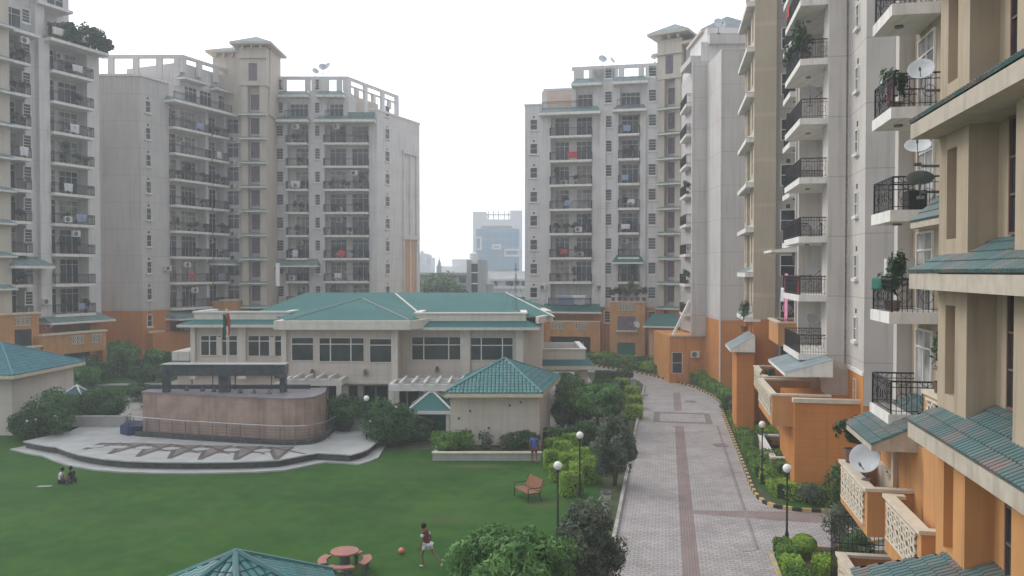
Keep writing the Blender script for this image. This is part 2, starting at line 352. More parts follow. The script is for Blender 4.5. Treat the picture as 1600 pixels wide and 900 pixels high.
def tile_mat(name, c, worn, amt):
    m = bpy.data.materials.new(name); m.use_nodes = True; n = m.node_tree.nodes; L = m.node_tree.links; b = n['Principled BSDF']; b.inputs['Roughness'].default_value = .55
    g = n.new('ShaderNodeNewGeometry'); nz = n.new('ShaderNodeTexNoise'); nz.inputs['Scale'].default_value = 1.3; nz.inputs['Detail'].default_value = 8; nz.inputs['Roughness'].default_value = .7; L.new(g.outputs['Position'], nz.inputs['Vector'])
    a = n.new('ShaderNodeMath'); a.operation = 'MULTIPLY_ADD'; a.inputs[1].default_value = .16; L.new(g.outputs['Random Per Island'], a.inputs[0]); L.new(nz.outputs[0], a.inputs[2])
    q = n.new('ShaderNodeMapRange'); q.inputs[1].default_value = .62-amt*.3; q.inputs[2].default_value = .80-amt*.3; L.new(a.outputs[0], q.inputs[0])
    x = n.new('ShaderNodeMix'); x.data_type = 'RGBA'; x.inputs['A'].default_value = (*c,1); x.inputs['B'].default_value = (*worn,1); L.new(q.outputs[0], x.inputs['Factor'])
    r = n.new('ShaderNodeMapRange'); r.inputs[3].default_value = .8; r.inputs[4].default_value = 1.2; L.new(g.outputs['Random Per Island'], r.inputs[0])
    v = n.new('ShaderNodeVectorMath'); v.operation = 'SCALE'; L.new(x.outputs['Result'], v.inputs[0]); L.new(r.outputs[0], v.inputs['Scale']); L.new(v.outputs[0], b.inputs['Base Color'])
    return m
M['tile'] = tile_mat('teal_barrel_tiles', (.04,.165,.165), (.07,.13,.13), .1)
M['tile_worn'] = tile_mat('worn_teal_barrel_tiles', (.075,.145,.14), (.18,.125,.11), .22)
M['tile_blue'] = tile_mat('blue_teal_barrel_tiles', (.04,.17,.20), (.05,.13,.16), .1)
M['granite'] = mat('pink_granite', (.37,.26,.21), rough=.5, var=.22, vs=1.1, stain=.35, joints=[(0,.9,0,.012),(1,.6,.2,.012)], jcol=.86)

# ------------------------------------------------------------------ generic builders
def tiled(mb, poly, du=.22, dv=.34, h=.045):
    """barrel tiles on a coplanar polygon whose first edge is the eave"""
    P = [Vector(p) for p in poly]; t = (P[1]-P[0]).normalized(); n = (P[1]-P[0]).cross(P[2]-P[1]).normalized()
    if n.z < 0: n = -n
    b = n.cross(t)
    if b.z < 0: b = -b
    uv = [((p-P[0]).dot(t), (p-P[0]).dot(b)) for p in P]; u0 = min(x for x, _ in uv); u1 = max(x for x, _ in uv)
    k = max(1, int((u1-u0)/du)); w = (u1-u0)/k
    for i in range(k):
        uc = u0+(i+.5)*w; hit = []
        for a in range(len(uv)):
            (ua, va), (ub, vb) = uv[a], uv[(a+1)%len(uv)]
            if (ua-uc)*(ub-uc) < 0: hit.append(va+(vb-va)*(uc-ua)/(ub-ua))
        if len(hit) < 2: continue
        v0, v1 = min(hit), max(hit); j = 0; v = v0
        while v < v1-.02:
            ve = min(v+dv, v1); vs = []
            for vv, lift in ((v, .028), (ve+.03, .0)):
                for q in range(5):
                    an = math.pi*q/4; hh = h*math.sin(an)+lift+.012
                    if q in (0, 4): hh = lift*.3+.004
                    vs.append(P[0]+t*(uc-w*.5*math.cos(an))+b*vv+n*hh)
            fs = [(q, q+1, 6+q, 5+q) for q in range(4)]+[(0,1,2,3,4)]
            mb.add(vs, fs); v = ve
    mb.poly([p for p in P])
def hip_tiles(name, corners, apex, m, parent, du=.22, dv=.34, cap=.07, visible=None, capm=None):
    mb = MB(); n = len(corners)
    for i in range(n):
        a, b = corners[i], corners[(i+1)%n]; tiled(mb, [a, b, apex], du, dv)
    r = mb.build(name, m, parent, uv=False)
    cp = MB()
    for c in corners: cp.cyl(Vector(c)+Vector((0,0,.05)), Vector(apex)+Vector((0,0,.05)), cap, cap, 6)
    cp.ball(apex, cap*1.5)
    cp.build('ridge_cap', capm or m, r, uv=False)
    return r

def leaf_mesh(name, pts, size, m, rng, asp=.45, nrm=None, spread=1.0):
    n = len(pts); P = np.asarray(pts, dtype=float)
    A = rng.normal(size=(n,3)); 
    if nrm is not None: A = A*spread*.6+nrm
    A /= np.linalg.norm(A, axis=1)[:,None]+1e-9
    B = rng.normal(size=(n,3)); B[:,2] -= .3
    T = np.cross(A, B); T /= np.linalg.norm(T, axis=1)[:,None]+1e-9; B = np.cross(A, T)
    s = size*rng.uniform(.7, 1.4, (n,1))
    v = np.empty((n,4,3)); v[:,0] = P-B*s; v[:,1] = P+T*s*asp; v[:,2] = P+B*s; v[:,3] = P-T*s*asp
    me = bpy.data.meshes.new(name); me.from_pydata(v.reshape(-1,3).tolist(), [], np.arange(4*n).reshape(n,4).tolist()); me.materials.append(m)
    return me
def crown_pts(rx, ry, rz, n, rng, k=26, cr=.42, low=-.35):
    """points of leaves in clumps over an ellipsoid (centre at the origin)"""
    c = rng.normal(size=(k,3)); c /= np.linalg.norm(c, axis=1)[:,None]; c[:,2] = np.maximum(c[:,2], low+rng.uniform(0,.3,k)); c *= rng.uniform(.5,.82,(k,1))
    rr = cr*rng.uniform(.6,1.25,k); i = rng.integers(0, k, n)
    d = rng.normal(size=(n,3)); d /= np.linalg.norm(d, axis=1)[:,None]; rad = rng.uniform(.45,1,n)**.5
    p = c[i]+d*(rr[i]*rad)[:,None]
    nr = d+p*.4
    return p*np.array([rx,ry,rz]), nr
def tree(name, label, x, y, h, rx, ry, rz, leafm, n, ls, seed, trunk=.12, group=None, z0=0, k=26, cr=.42, low=-.35, asp=.45, cat='tree', stems=1):
    rng = np.random.default_rng(seed); r = random.Random(seed)
    root = thing(name, label, cat, (x, y, z0), group)
    cz = h-rz; mb = MB()
    for s in range(stems):
        a = r.uniform(0, 6.3); ox, oy = (0, 0) if stems == 1 else (math.cos(a)*trunk*2, math.sin(a)*trunk*2)
        top = Vector((ox*3, oy*3, max(.25*h, cz-.2*rz))); mb.cyl((ox,oy,-.05), top, trunk, trunk*.65, 8)
        for q in range(5 if stems == 1 else 3):
            b = r.uniform(0, 6.3); e = Vector((math.cos(b)*rx*.62, math.sin(b)*ry*.62, cz+rz*r.uniform(-.1,.6))); mid = top.lerp(e, .5)+Vector((0,0,.08*rz))
            mb.cyl(top, mid, trunk*.5, trunk*.35, 6); mb.cyl(mid, e, trunk*.35, trunk*.1, 5)
    me = mb.mesh('trunk', M['bark'], uv=False); child(me, 'trunk' if stems == 1 else 'stem', root)
    p, nr = crown_pts(rx, ry, rz, n, rng, k, cr, low); p[:,2] += cz; p[:,2] = np.maximum(p[:,2], .04)
    child(leaf_mesh('crown', p, ls, leafm, rng, asp, nr), 'crown', root)
    return root
def block_pts(lx, ly, lz, n, rng, rnd=.12, rag=.03):
    """points on the surface of a clipped hedge block standing on z=0"""
    A = [lx*ly, lx*lz, lx*lz, ly*lz, ly*lz]; pr = np.array(A)/sum(A); f = rng.choice(5, n, p=pr)
    u = rng.uniform(-1,1,n); w = rng.uniform(-1,1,n); P = np.zeros((n,3)); N = np.zeros((n,3))
    for q in range(5):
        s = f == q
        if q == 0: P[s] = np.stack([u[s], w[s], np.ones(s.sum())],1); N[s] = (0,0,1)
        elif q in (1,2): g = -1 if q == 1 else 1; P[s] = np.stack([u[s], np.full(s.sum(), g), w[s]],1); N[s] = (0,g,0)
        else: g = -1 if q == 3 else 1; P[s] = np.stack([np.full(s.sum(), g), u[s], w[s]],1); N[s] = (g,0,0)
    r = np.linalg.norm(P, axis=1)[:,None]; sup = np.power(np.sum(np.abs(P)**6,1), 1/6)[:,None]; P = P/sup*1.0
    wob = 1+rag*np.sin(P[:,[1]]*5+seedwob(rng))+rag*np.sin(P[:,[0]]*7)
    P = P*wob*np.array([lx/2, ly/2, lz/2]); P += rng.normal(size=(n,3))*rag; P[:,2] += lz/2; P[:,2] = np.maximum(P[:,2], .02)
    return P, N
def seedwob(rng): return rng.uniform(0,6)
def hedge(name, label, x, y, lx, ly, lz, rz, leafm, seed, group=None, ls=.05, dens=260, z0=0, cat='hedge'):
    rng = np.random.default_rng(seed); root = thing(name, label, cat, (x, y, z0), group, rz)
    area = lx*ly+2*lz*(lx+ly); n = int(area*dens)
    p, nr = block_pts(lx, ly, lz, n, rng)
    p2 = p*np.array([.93,.93,.95]); P = np.concatenate([p, p2]); N = np.concatenate([nr, nr])
    child(leaf_mesh('leaves', P, ls, leafm, rng, .6, N*1.3, 1.2), 'leaves', root)
    mb = MB(); mb.prism([(-lx*.42,-ly*.42),(lx*.42,-ly*.42),(lx*.42,ly*.42),(-lx*.42,ly*.42)], .0, lz*.86)
    me = mb.mesh('twigs', M['leafcore'], uv=False); child(me, 'twigs', root)
    return root
M['leafcore'] = mat('inner_twigs', (.028,.045,.016), var=.4, vs=6)

# window, balcony and fitting meshes (x along the wall, -y outwards, z up)
def wmesh(w, h, cols, rows, fr=.05, dep=.06, transom=None, kind=''):
    f = MB(); g = MB(); y1 = .0
    f.box(-w/2-fr, w/2+fr, -dep, y1, -fr, 0); f.box(-w/2-fr, w/2+fr, -dep, y1, h, h+fr)
    f.box(-w/2-fr, -w/2, -dep, y1, 0, h); f.box(w/2, w/2+fr, -dep, y1, 0, h)
    if kind == 'l': fr = .045
    for c in range(1, cols): x = -w/2+w*c/cols; f.box(x-fr*.4, x+fr*.4, -dep*.85, -.012, .001, h-.001)
    for r_ in range(1, rows): z = h*r_/rows; f.box(-w/2+.001, w/2-.001, -dep*.8, -.014, z-fr*.4, z+fr*.4)
    if transom: f.box(-w/2+.001, w/2-.001, -dep*.8, -.014, transom-fr*.45, transom+fr*.45)
    g.box(-w/2, w/2, -.012, 0.0, 0, h)
    return f, g
CACHE = {}
def WM(kind, w=1.0, h=1.2):
    key = (kind, round(w,2), round(h,2))
    if key in CACHE: return CACHE[key]
    gm = {'dark': M['glass'], 'cur': M['curtain']}
    if kind in ('door', 'doorc'):
        f, g = wmesh(w, h, max(2, round(w/.62)), 1, .06, .07, transom=h*.78)
    elif kind == 'bullet':
        f, g = wmesh(w, h, 1, 2, .05, .07); f.box(-w/2-.16, w/2+.16, -.17, 0, -.20, -.052); g.box(-.13, .13, -.014, 0, h+.22, h+.46)
    elif kind == 'louvre':
        f, g = wmesh(w, h, 1, 4, .07, .08, None, 'l'); f.box(-w/2-.14, w/2+.14, -.14, 0, -.2, -.072)
    elif kind == 'plain':
        f, g = wmesh(w, h, 2, 1, .06, .07, transom=h*.72)
    elif kind == 'grid':
        f, g = wmesh(w, h, 1, 2, .05, .08)
    elif kind == 'slot':
        f, g = wmesh(w, h, 1, 3, .05, .06)
    fm = f.mesh('window', M['slotframe'] if kind == 'slot' else M['white'], uv=False); pm = g.mesh('pane', M['curtain'] if kind == 'doorc' else M['glass'], uv=False)
    CACHE[key] = (fm, pm); return fm, pm
def win(root, F, s, z, kind, w, h, d=0, name='window'):
    fm, pm = WM(kind, w, h); o = inst(fm, name, root, F, s, d, z); child(pm, 'pane', o); return o
def rail_mesh(w, dp, hgt=.98, step=.13, r=.019, fancy=False):
    mb = MB()
    def run(a, b):
        a = Vector(a); b = Vector(b); L = (b-a).length
        mb.cyl(a+Vector((0,0,hgt)), b+Vector((0,0,hgt)), r*2.0, r*2.0, 5); mb.cyl(a+Vector((0,0,.1)), b+Vector((0,0,.1)), r, r, 4)
        mb.cyl(a+Vector((0,0,hgt-.17)), b+Vector((0,0,hgt-.17)), r*1.2, r*1.2, 4)
        k = max(1, int(L/step))
        for i in range(k+1):
            p = a.lerp(b, i/k); big = i in (0, k); mb.cyl(p, p+Vector((0,0,hgt)), r*(1.8 if big else .8), None, 4, False)
        if fancy:
            for i in range(int(L/.55)):
                p = a.lerp(b, (i+.5)/max(1, int(L/.55))); t = (b-a).normalized()
                q = [p+t*.18*math.cos(x)+Vector((0,0,.45+.18*math.sin(x))) for x in [math.pi*2*j/8 for j in range(9)]]; mb.tube(q, r*.7, 4)
                mb.tube([p-t*.2+Vector((0,0,hgt-.02)), p+Vector((0,0,hgt-.15)), p+t*.2+Vector((0,0,hgt-.02))], r*.7, 4)
    run((-w/2+.03,-dp+.05,0), (w/2-.03,-dp+.05,0))
    run((-w/2+.03,-dp+.05,0), (-w/2+.03,-.02,0)); run((w/2-.03,-dp+.05,0), (w/2-.03,-.02,0))
    return mb.mesh('railing', M['black'], uv=False)
# fittings -------------------------------------------------------------------
def make_ac():
    me = MB().box(-.42,.42,-.32,0,0,.62).mesh('casing', M['plastic'], uv=False)
    g = MB(); g.lathe((-.1,-.325,.31), [(.001,0),(.09,0),(.1,.008),(.24,.008),(.25,0)], 16, Matrix.Rotation(math.radians(90),3,'X')); gm = g.mesh('fan_grille', M['iron_grey'], uv=False)
    b = MB(); b.box(-.38,-.32,-.36,0,-.05,-.001); b.box(.32,.38,-.36,0,-.05,-.001); bm_ = b.mesh('bracket', M['iron_grey'], uv=False)
    return me, gm, bm_
AC = make_ac()
def ac(F, s, d, z, label, group):
    p = F.pt(s, d); t = thing('air_conditioner', label, 'air conditioner', (p[0], p[1], z), group, F.a)
    child(AC[0], 'casing', t); child(AC[1], 'fan_grille', t); child(AC[2], 'bracket', t); return t
def make_dish(m):
    d = MB(); R3 = Matrix.Rotation(math.radians(62), 3, 'X')
    d.lathe((0,-.12,.62), [(.001,.0),(.15,.012),(.3,.045),(.42,.1),(.43,.1),(.42,.088),(.3,.03),(.15,-.002),(.001,-.012)], 20, R3); dm = d.mesh('reflector', m, smooth=True, uv=False)
    a = MB(); a.tube([(0,0,0),(0,0,.55),(0,-.1,.6)], .022); a.tube([(0,-.2,.3),(0,-.62,.55)], .014); a.cyl((0,-.58,.52),(0,-.68,.6),.035); a.box(-.12,.12,-.1,.1,0,.03); am = a.mesh('mount_arm', M['iron_grey'], uv=False)
    return dm, am
DISH = make_dish(M['dish']); DISHD = make_dish(M['dish_dark'])
def dish(x, y, z, rz, label, group='satellite dishes on the balconies and roofs', sc=1.0, D=DISH, tilt=0):
    t = thing('satellite_dish', label, 'satellite dish', (x,y,z), group, rz); t.scale = (sc,)*3; t.rotation_euler = (tilt,0,rz)
    child(D[0], 'reflector', t); child(D[1], 'mount_arm', t); return t
PL = []
for k in range(4):
    rng = np.random.default_rng(50+k)
    rz_ = (.42,.55,.36,.7)[k]; p, nr = crown_pts((.36,.3,.5,.34)[k], .3, rz_, 260, rng, 9, .5); p[:,2] += rz_+.3
    PL.append((leaf_mesh('foliage', p, .085, M['leaf_pot'], rng, .4, nr), MB().lathe((0,0,0), [(.001,0),(.12,0),(.17,.3),(.15,.3),(.14,.26),(.001,.26)], 12).mesh('pot', M['terracotta'], uv=False)))
def pot(x, y, z, label, group, k=0, sc=1.0, rz=0):
    t = thing('potted_plant', label, 'potted plant', (x,y,z), group, rz); t.scale = (sc,)*3
    child(PL[k][0], 'foliage', t); child(PL[k][1], 'pot', t); return t
def cloth(F, s, d, ztop, w, h, m, label, group='washing hung out on the balconies', seed=0):
    rr = random.Random(seed); n = 9; vs = []; nz = 6
    for i in range(n+1):
        for j in range(nz+1):
            u = i/n; q = F.pt(s+(u-.5)*w*(1-.1*j/nz), d+.04*math.sin(u*11+seed)*(j/nz+.25)); vs.append((q[0], q[1], ztop-h*j/nz*(1+.05*math.sin(u*7+seed))))
    fs = [(i*(nz+1)+j, (i+1)*(nz+1)+j, (i+1)*(nz+1)+j+1, i*(nz+1)+j+1) for i in range(n) for j in range(nz)]
    mb = MB(); mb.add(vs, fs); o = mb.build('hanging_cloth', m, None, smooth=True, uv=False)
    md = o.modifiers.new('s', 'SOLIDIFY'); md.thickness = .012
    return tag(o, label, 'laundry', group)

def wall(root, name, plan, z0, z1, m, cap=True): return MB().prism(plan, z0, z1).build(name, m, root)
def canopy_geo(mb, F, s0, s1, d0, d1, z, fh=.25, rise=.55, over=.0):
    """small sloped canopy: fascia d1 outwards, roof rising back to d0; material 0 tile, 1 fascia"""
    mb.m = 1; mb.fbox(F, s0, s1, d0, d1, z, z+fh)
    mb.m = 0; h = min(.45, (s1-s0)*.2)
    a = [(*F.pt(s0, d1), z+fh+.003), (*F.pt(s1, d1), z+fh+.003), (*F.pt(s1-h, d0), z+fh+rise), (*F.pt(s0+h, d0), z+fh+rise)]
    e = [(*F.pt(s0, d0), z+fh+.003), (*F.pt(s1, d0), z+fh+.003)]
    mb.add(a+e, [(0,1,2,3), (1,5,2), (4,0,3)])
def add_canopy(root, F, s0, s1, d0, d1, z, fh=.25, rise=.55, m=None, fm=None):
    mb = MB(); canopy_geo(mb, F, s0, s1, d0, d1, z, fh, rise); return mb.build('canopy', [m or M['teal_far'], fm or M['slab']], root)

def balcony_column(root, F, s0, s1, rec, proj, levels, glz, sec, desc, rr, plants=.35, acs=.4, laundry=.15, dishes=.0, angled=False, labelname=None, dense=()):
    """slabs + railings + doors at every level, and the things standing on them"""
    w = s1-s0; sc_ = (s0+s1)/2
    sm = MB(); sm.box(-w/2+.002, w/2-.002, -proj, rec-.002, -.28, 0.0)
    slab = sm.mesh('balcony', M['slab'], uv=True); rl = rail_mesh(w, proj)
    for i, n in enumerate(levels):
        z = LV(n); o = inst(slab, 'balcony', root, F, sc_, 0, z); child(rl, 'railing', o)
        for (fa, fb) in glz:
            ww = (fb-fa)*w; kind = 'door' if rr.random() < .55 else 'doorc'
            win(root, F, s0+(fa+fb)/2*w, z+.06, kind, ww-.06, 2.45, d=-rec, name='balcony_door')
        pos = ORD[len(levels)-1-i] if len(levels)-1-i < 12 else 'lowest'
        where = f"{pos} balcony, {desc}" if pos in ('topmost','lowest') else f"{pos} balcony down, {desc}"
        used = []
        if rr.random() < acs:
            f = rr.choice([.3,.5,.7]); ac(F, s0+w*f, proj-.15 if rr.random() < .4 else -rec+.02, z+.12 if rr.random()<.5 else z+1.75, f"white air conditioner on {where}", 'air conditioners on balconies')
        np_ = (4 if w > 3.5 else 2) if i in dense else (rr.choice([1,2]) if rr.random() < plants+.2 else 0)
        if np_:
            for q in range(np_):
                p = F.pt(s0+.35+(w-.7)*((q+rr.uniform(.2,.8))/np_), proj-.32)
                pot(p[0], p[1], z+.001, (f"{(['lone'],['left','right'],[],['leftmost','second','third','rightmost'])[np_-1][q]} potted plant on {where}"), 'plants along the balconies', rr.randrange(4), rr.uniform(.85,1.4), rr.uniform(0,6))
        if rr.random() < laundry+.22:
            mm = rr.choice(['whitecloth','bluefade','redcloth','bluefade']); cn = {'whitecloth':'white','bluefade':'pale blue','redcloth':'red'}[mm]
            cloth(F, s0+w*rr.uniform(.3,.7), proj-.0, z+1.02, rr.uniform(.7,1.3), rr.uniform(.6,.9), M[mm], f"{cn} cloth on {where}", seed=rr.random()*9)

def recess(F, s0, s1, r): return [F.pt(s0,0), F.pt(s0,-r), F.pt(s1,-r), F.pt(s1,0)]
EX, EY = .389, .921                                   # oblique direction of the left blocks
# ------------------------------------------------------------------ ground, road, lawn
def sheet(name, pts, z, m, cut=None):
    mb = MB(); mb.poly([(x, y, z) for x, y in pts]); o = mb.build(name, m, None, uv=True)
    if o.data.polygons[0].normal.z < 0: o.data.flip_normals()
    return tag(o, kind='structure')
sheet('ground', [(-396,-70),(396,-70),(396,636),(-396,636)], 0, M['soil'])
vL, vR = -2.1, 4.3
upper = [G(905,569), G(930,573), G(975,580), G(1010,586), G(1055,597), G(1090,608), G(1115,620), G(1128,632), WUV(64.5,vR)]
corner = [WUV(42.6,vR), G(1185,779), G(1197,789), G(1215,796), G(1250,801), G(1320,804), (26, G(0,804)[1])]
lower = [(26, 32.6), WUV(33.9, 6.5), WUV(33.9, 5.0), WUV(33.4, 4.3), WUV(32.6, 4.0), WUV(-4, 4.0)]
left = [WUV(-4,vL), WUV(80,vL), G(999,597), G(985,591), G(965,586), G(940,583), G(905,581)]
sheet('road', left[:]+upper+corner+lower, .004, M['paver'])
def strip(name, a, b, v0, v1, z, m): return sheet(name, [WUV(a,v0), WUV(b,v0), WUV(b,v1), WUV(a,v1)], z, m)
strip('road_centre_band', -4, 59.5, .6, 1.22, .008, M['paver_red'])
strip('road_centre_band', 66, 76, .6, 1.22, .008, M['paver_red'])
sheet('road_cross_band', [WUV(37.9,1.23), WUV(38.5,1.23), (26,36.6), (26,36.0), WUV(37.5,6)], .008, M['paver_red'])
u0_, u1_ = 60.6, 66
for a, b, c, d in ((60.6,61.2,-.95,3.3),(64.6,65.2,-.95,3.3),(61.2,64.6,-.95,-.5),(61.2,64.6,2.85,3.3)):
    strip('road_frame_band', a, b, c, d, .0125, M['paver_dark'])
strip('road_gutter', 33.5, 60, 3.5, 3.66, .010, M['paver_gutter'])
sheet('lawn', [(-62,11),(-62,56),(-10.5,56),(-10.5,50.6),(WUV(50,-3.2)[0],50.6),(WUV(12,-3.2)[0],11)], .006, M['lawn'])
sheet('grass_verge', [WUV(43.6,4.6), WUV(64,4.6), WUV(64,9), WUV(40,10.5), (17.8,37.6), WUV(39.6,5.6)], .006, M['lawn'])
sheet('grass_verge', [G(912,566), G(960,574), G(1010,581), G(1055,592), G(1090,602), G(1130,630), G(1200,620), (22,99), (10,100.5), (5.5,100)], .006, M['lawn'])
sheet('courtyard', [(-34,56.2),(-25,56.2),(-25,51.6),(-11,51.6),(-11,55.2),(4.5,55.2),(4.5,58),(8,64),(8,90),(-40,90)], .005, M['paver_plain'])
sheet('garden_path', [(-60,64),(-33,64),(-33,66),(-60,67.5)], .009, M['concrete'])
sheet('garden_path', [(-52,78),(-30,80),(-30,81.4),(-52,79.5)], .009, M['concrete'])
sheet('garden_lawn', [(-70,57),(-34.2,57),(-34.2,93),(-70,93)], .006, M['lawn'])
def kerb(name, pts, step, mats, w=.16, h=.16, z=0.0):
    mb = MB(); pts = [Vector((*p,0)) for p in pts]; seg = []; k = 0; left_ = step; i = 0
    cur = pts[0]; 
    for nxt in pts[1:]:
        while (nxt-cur).length > 1e-6:
            L = (nxt-cur).length; t = min(left_, L); q = cur+(nxt-cur).normalized()*t
            d = (q-cur).normalized(); n_ = Vector((-d.y, d.x, 0))*w/2; mb.m = k % len(mats)
            if (q-cur).length > .02: mb.prism([tuple((cur+n_)[:2]), tuple((q+n_)[:2]), tuple((q-n_)[:2]), tuple((cur-n_)[:2])], z, z+h-(.004 if k%2 else 0))
            left_ -= t; cur = q
            if left_ < 1e-6: k += 1; left_ = step
    o = mb.build(name, mats, None); return tag(o, kind='structure')
YB = [M['yellow'], M['kerb_black']]
kerb('kerb', upper+corner[:1]+corner[1:-1]+[(22, G(0,804)[1])], .42, YB)
kerb('kerb', [WUV(8,4.0)]+list(reversed(lower[1:-1]))+[(16,33.6)], .45, [M['yellow'], M['kerb_grey']])
kerb('kerb', [WUV(8,vL), WUV(80,vL), G(999,597), G(985,591), G(965,586), G(940,583)], 1.0, [M['kerb_grey'], M['concrete']])
# manhole covers and gutter grates set in the paving
for px, py, rx_, lab in ((1080,628,.45,'far'),(1127,697,.4,'mid'),(1165,858,.55,'near')):
    x, y = G(px, py)
    if lab == 'near': mb = MB().lathe((x,y,.004), [(.001,.014),(.4,.014),(.42,.02),(.48,.02),(.5,.0)], 20)
    else: mb = MB().prism([(x-rx_,y-.5),(x+rx_,y-.5),(x+rx_,y+.5),(x-rx_,y+.5)], .004, .016)
    o = mb.build('manhole_cover', M['paver_dark' if lab != 'near' else 'paver'], None)
    tag(o, {'far':'dark square manhole cover in the road near the brick frame pattern','mid':'dark gutter grate at the right edge of the paved road','near':'round pale manhole cover in the paving beside the lower hedge bed'}[lab], 'manhole cover')

# ------------------------------------------------------------------ marble stage
lip = [(35,693),(73,699),(88,700.5),(105,707),(125,713),(160,719),(200,722.5),(250,724),(300,724.5),(355,724),(395,723),(433,721),(455,717),(475,713),(493,710),(520,711.5),(545,713),(560,709),(572,704)]
ZP = .45
lipw = [G(a, b, ZP) for a, b in lip]
back = [(PX(585,55)+1.2,53.8),(-11.4,54.3),(-11.4,55.8),(-29.3,55.8),G(107,676,ZP)]
lipw[0] = G(37, 692, ZP)
root = thing('stage', 'curved stage of white marble paving with stepped dark edge at the lawn', 'stage', (-18, 51, 0))
cx0, cy0 = -20, 54
def offs(p, k):
    v = Vector((p[0]-cx0, (p[1]-cy0))); v.normalize(); return (p[0]+v.x*k, p[1]+v.y*k)
MB().prism(lipw+back, .12, ZP).build('dark_riser', M['step'], root)
MB().prism([offs(p,.14) for p in lipw]+back, ZP, ZP+.07).build('paved_top', M['marble'], root)
MB().prism([offs(p,.85) for p in lipw]+back, 0.0, .1).build('lower_step', M['marble'], root)
ZT = ZP+.07
il = MB()
def gp(px, py, dz=.004): x, y = G(px, py, ZT+dz); return (x, y, ZT+dz)
def stroke(a, b, w, dz):
    p = Vector(gp(*a, dz)); q = Vector(gp(*b, dz)); t = (q-p).normalized(); n_ = Vector((-t.y, t.x, 0))*w/2
    il.add([p+n_, q+n_, q-n_, p-n_], [(0,1,2,3)])
il.m = 0; il.poly([gp(457,699.5), gp(440,706.5), gp(395,709), gp(340,709.5), gp(285,708), gp(235,705), gp(190,700), gp(160,694), gp(215,692.5), gp(300,696.5), gp(380,699)])
for k, (xa, xb, xp, yp) in enumerate(((419,456,430,719),(371,408,366,719.5),(322,360,310,719),(275,313,262,717.5),(232,268,212,714.5),(193,226,168,710),(158,188,128,703))):
    yt = 699-k*1.05; il.m = 0; il.poly([gp(xa,yt,.008), gp(xb,yt,.008), gp(xp,yp,.008)])
    il.m = 1; stroke((xa,yt), (xp,yp), .26, .012); stroke((xb,yt), (xp,yp), .26, .016); stroke((xa,yt), (xp+46,yp-9), .14, .020)
    x, y = G(xa-10, yt+6.5, ZT); il.m = 2; il.add([(x+.5*math.cos(q), y+.38*math.sin(q), ZT+.024) for q in [math.pi*2*i/14 for i in range(14)]], [tuple(range(14))])
inl = il.build('stone_inlay', [M['inlay'], M['inlay_dark'], M['marble']], root)
# fountain block of pink granite
ZW = 3.24
root = thing('fountain_wall', 'curved pink granite fountain block with black granite beam above, on stage', 'fountain', (-18, 52, ZT))
fp = [(-23.75,52.5),(-20.2,51.4),(-16.6,50.35),(-13.9,49.75),(-13.2,49.72),(-12.65,49.95),(-12.25,50.5),(-12.05,51.3),(-12.0,52.4),(-12.3,54.1),(-23.75,54.6)]
MB().prism(fp, ZT+.003, ZW).build('granite_wall', M['granite'], root)
fr_ = [(x+(-.04 if x<-20 else .04 if x>-13 else 0), y-(.05 if y < 53 else -.03)) for x, y in fp]
MB().prism(fr_, ZW, ZW+.09).build('basin_rim', M['basin'], root)
MB().prism([(x+(-.35 if x<-20 else .35 if x>-13 else 0), y-.38) for x, y in fp[:9]]+[(-11.7,54.0),(-24.1,54.0)], ZT+.001, ZT+.26).build('dark_plinth', M['step'], root)
bY0, bY1 = 51.75, 52.65
mb = MB(); mb.box(PX(257,52.2), PX(447,52.2), bY0, bY1, 4.42, 5.12); bm_ = mb.build('beam', M['granite_black'], root)
MB().box(PX(257,52.2)-.08, PX(447,52.2)+.08, bY0-.08, bY1+.08, 5.122, 5.17).build('capping', M['concrete'], bm_)
for px, w_ in ((259,.36),(350,.62),(442,.36)):
    x = PX(px, 52.2); mb = MB(); mb.box(x-w_/2, x+w_/2, 51.95, 52.45, ZW+.091, 4.419)
    if px != 350:
        mb.box(x-w_/2-.2, x+w_/2+.2, bY0-.22, bY0-.003, 4.28, 4.6); mb.box(x-w_/2-.1, x+w_/2+.1, bY0-.16, bY0-.003, 4.61, 4.86)
    mb.build('column', M['granite_black'], root)
for px in (278,306,326,372,395,421):
    x = PX(px,51.6); MB().lathe((x, 50.0+(-13.5-x)*.26+.9, ZW+.09), [(.16,0),(.16,.1),(.1,.16),(.05,.3),(.001,.3)], 10).build('water_nozzle', M['iron_grey'], root)
for px in (332,367,424): 
    x = PX(px,53.2); MB().box(x-.025, x+.025, 53.1, 53.15, ZW+.091, 4.6).build('pipe', M['black'], root)
MB().box(PX(233,53.9), PX(484,53.9), 53.6, 53.95, ZW+.091, ZW+.34).build('back_ledge', M['granite_black'], root)
rr_ = thing('stage_railing', 'steel guard rail curving along the foot of the granite fountain block', 'railing', (-18, 50.4, ZT))
rp = [(-25.2,53.9),(-25.0,53.1),(-24.3,52.45),(-20.4,50.98),(-16.6,49.88),(-14.0,49.25),(-13.1,49.22),(-12.3,49.5),(-11.7,50.3),(-11.45,51.3),(-11.4,52.6)]
mb = MB(); mb.tube([(x,y,ZT+1.18) for x, y in rp], .032, 6); mb.build('handrail', M['steel'], rr_)
mb = MB()
for zz in (.25,.42,.59,.76,.93): mb.tube([(x,y,ZT+zz) for x, y in rp], .014, 4)
mb.build('lower_bar', M['iron_grey'], rr_)
mb = MB(); tot = 0
for a, b in zip(rp[:-1], rp[1:]):
    L_ = math.dist(a,b); k = max(1, round(L_/1.1))
    for i in range(k): x = a[0]+(b[0]-a[0])*i/k; y = a[1]+(b[1]-a[1])*i/k; MB().cyl((x,y,ZT),(x,y,ZT+1.17),.025).build('post', M['iron_grey'], rr_)
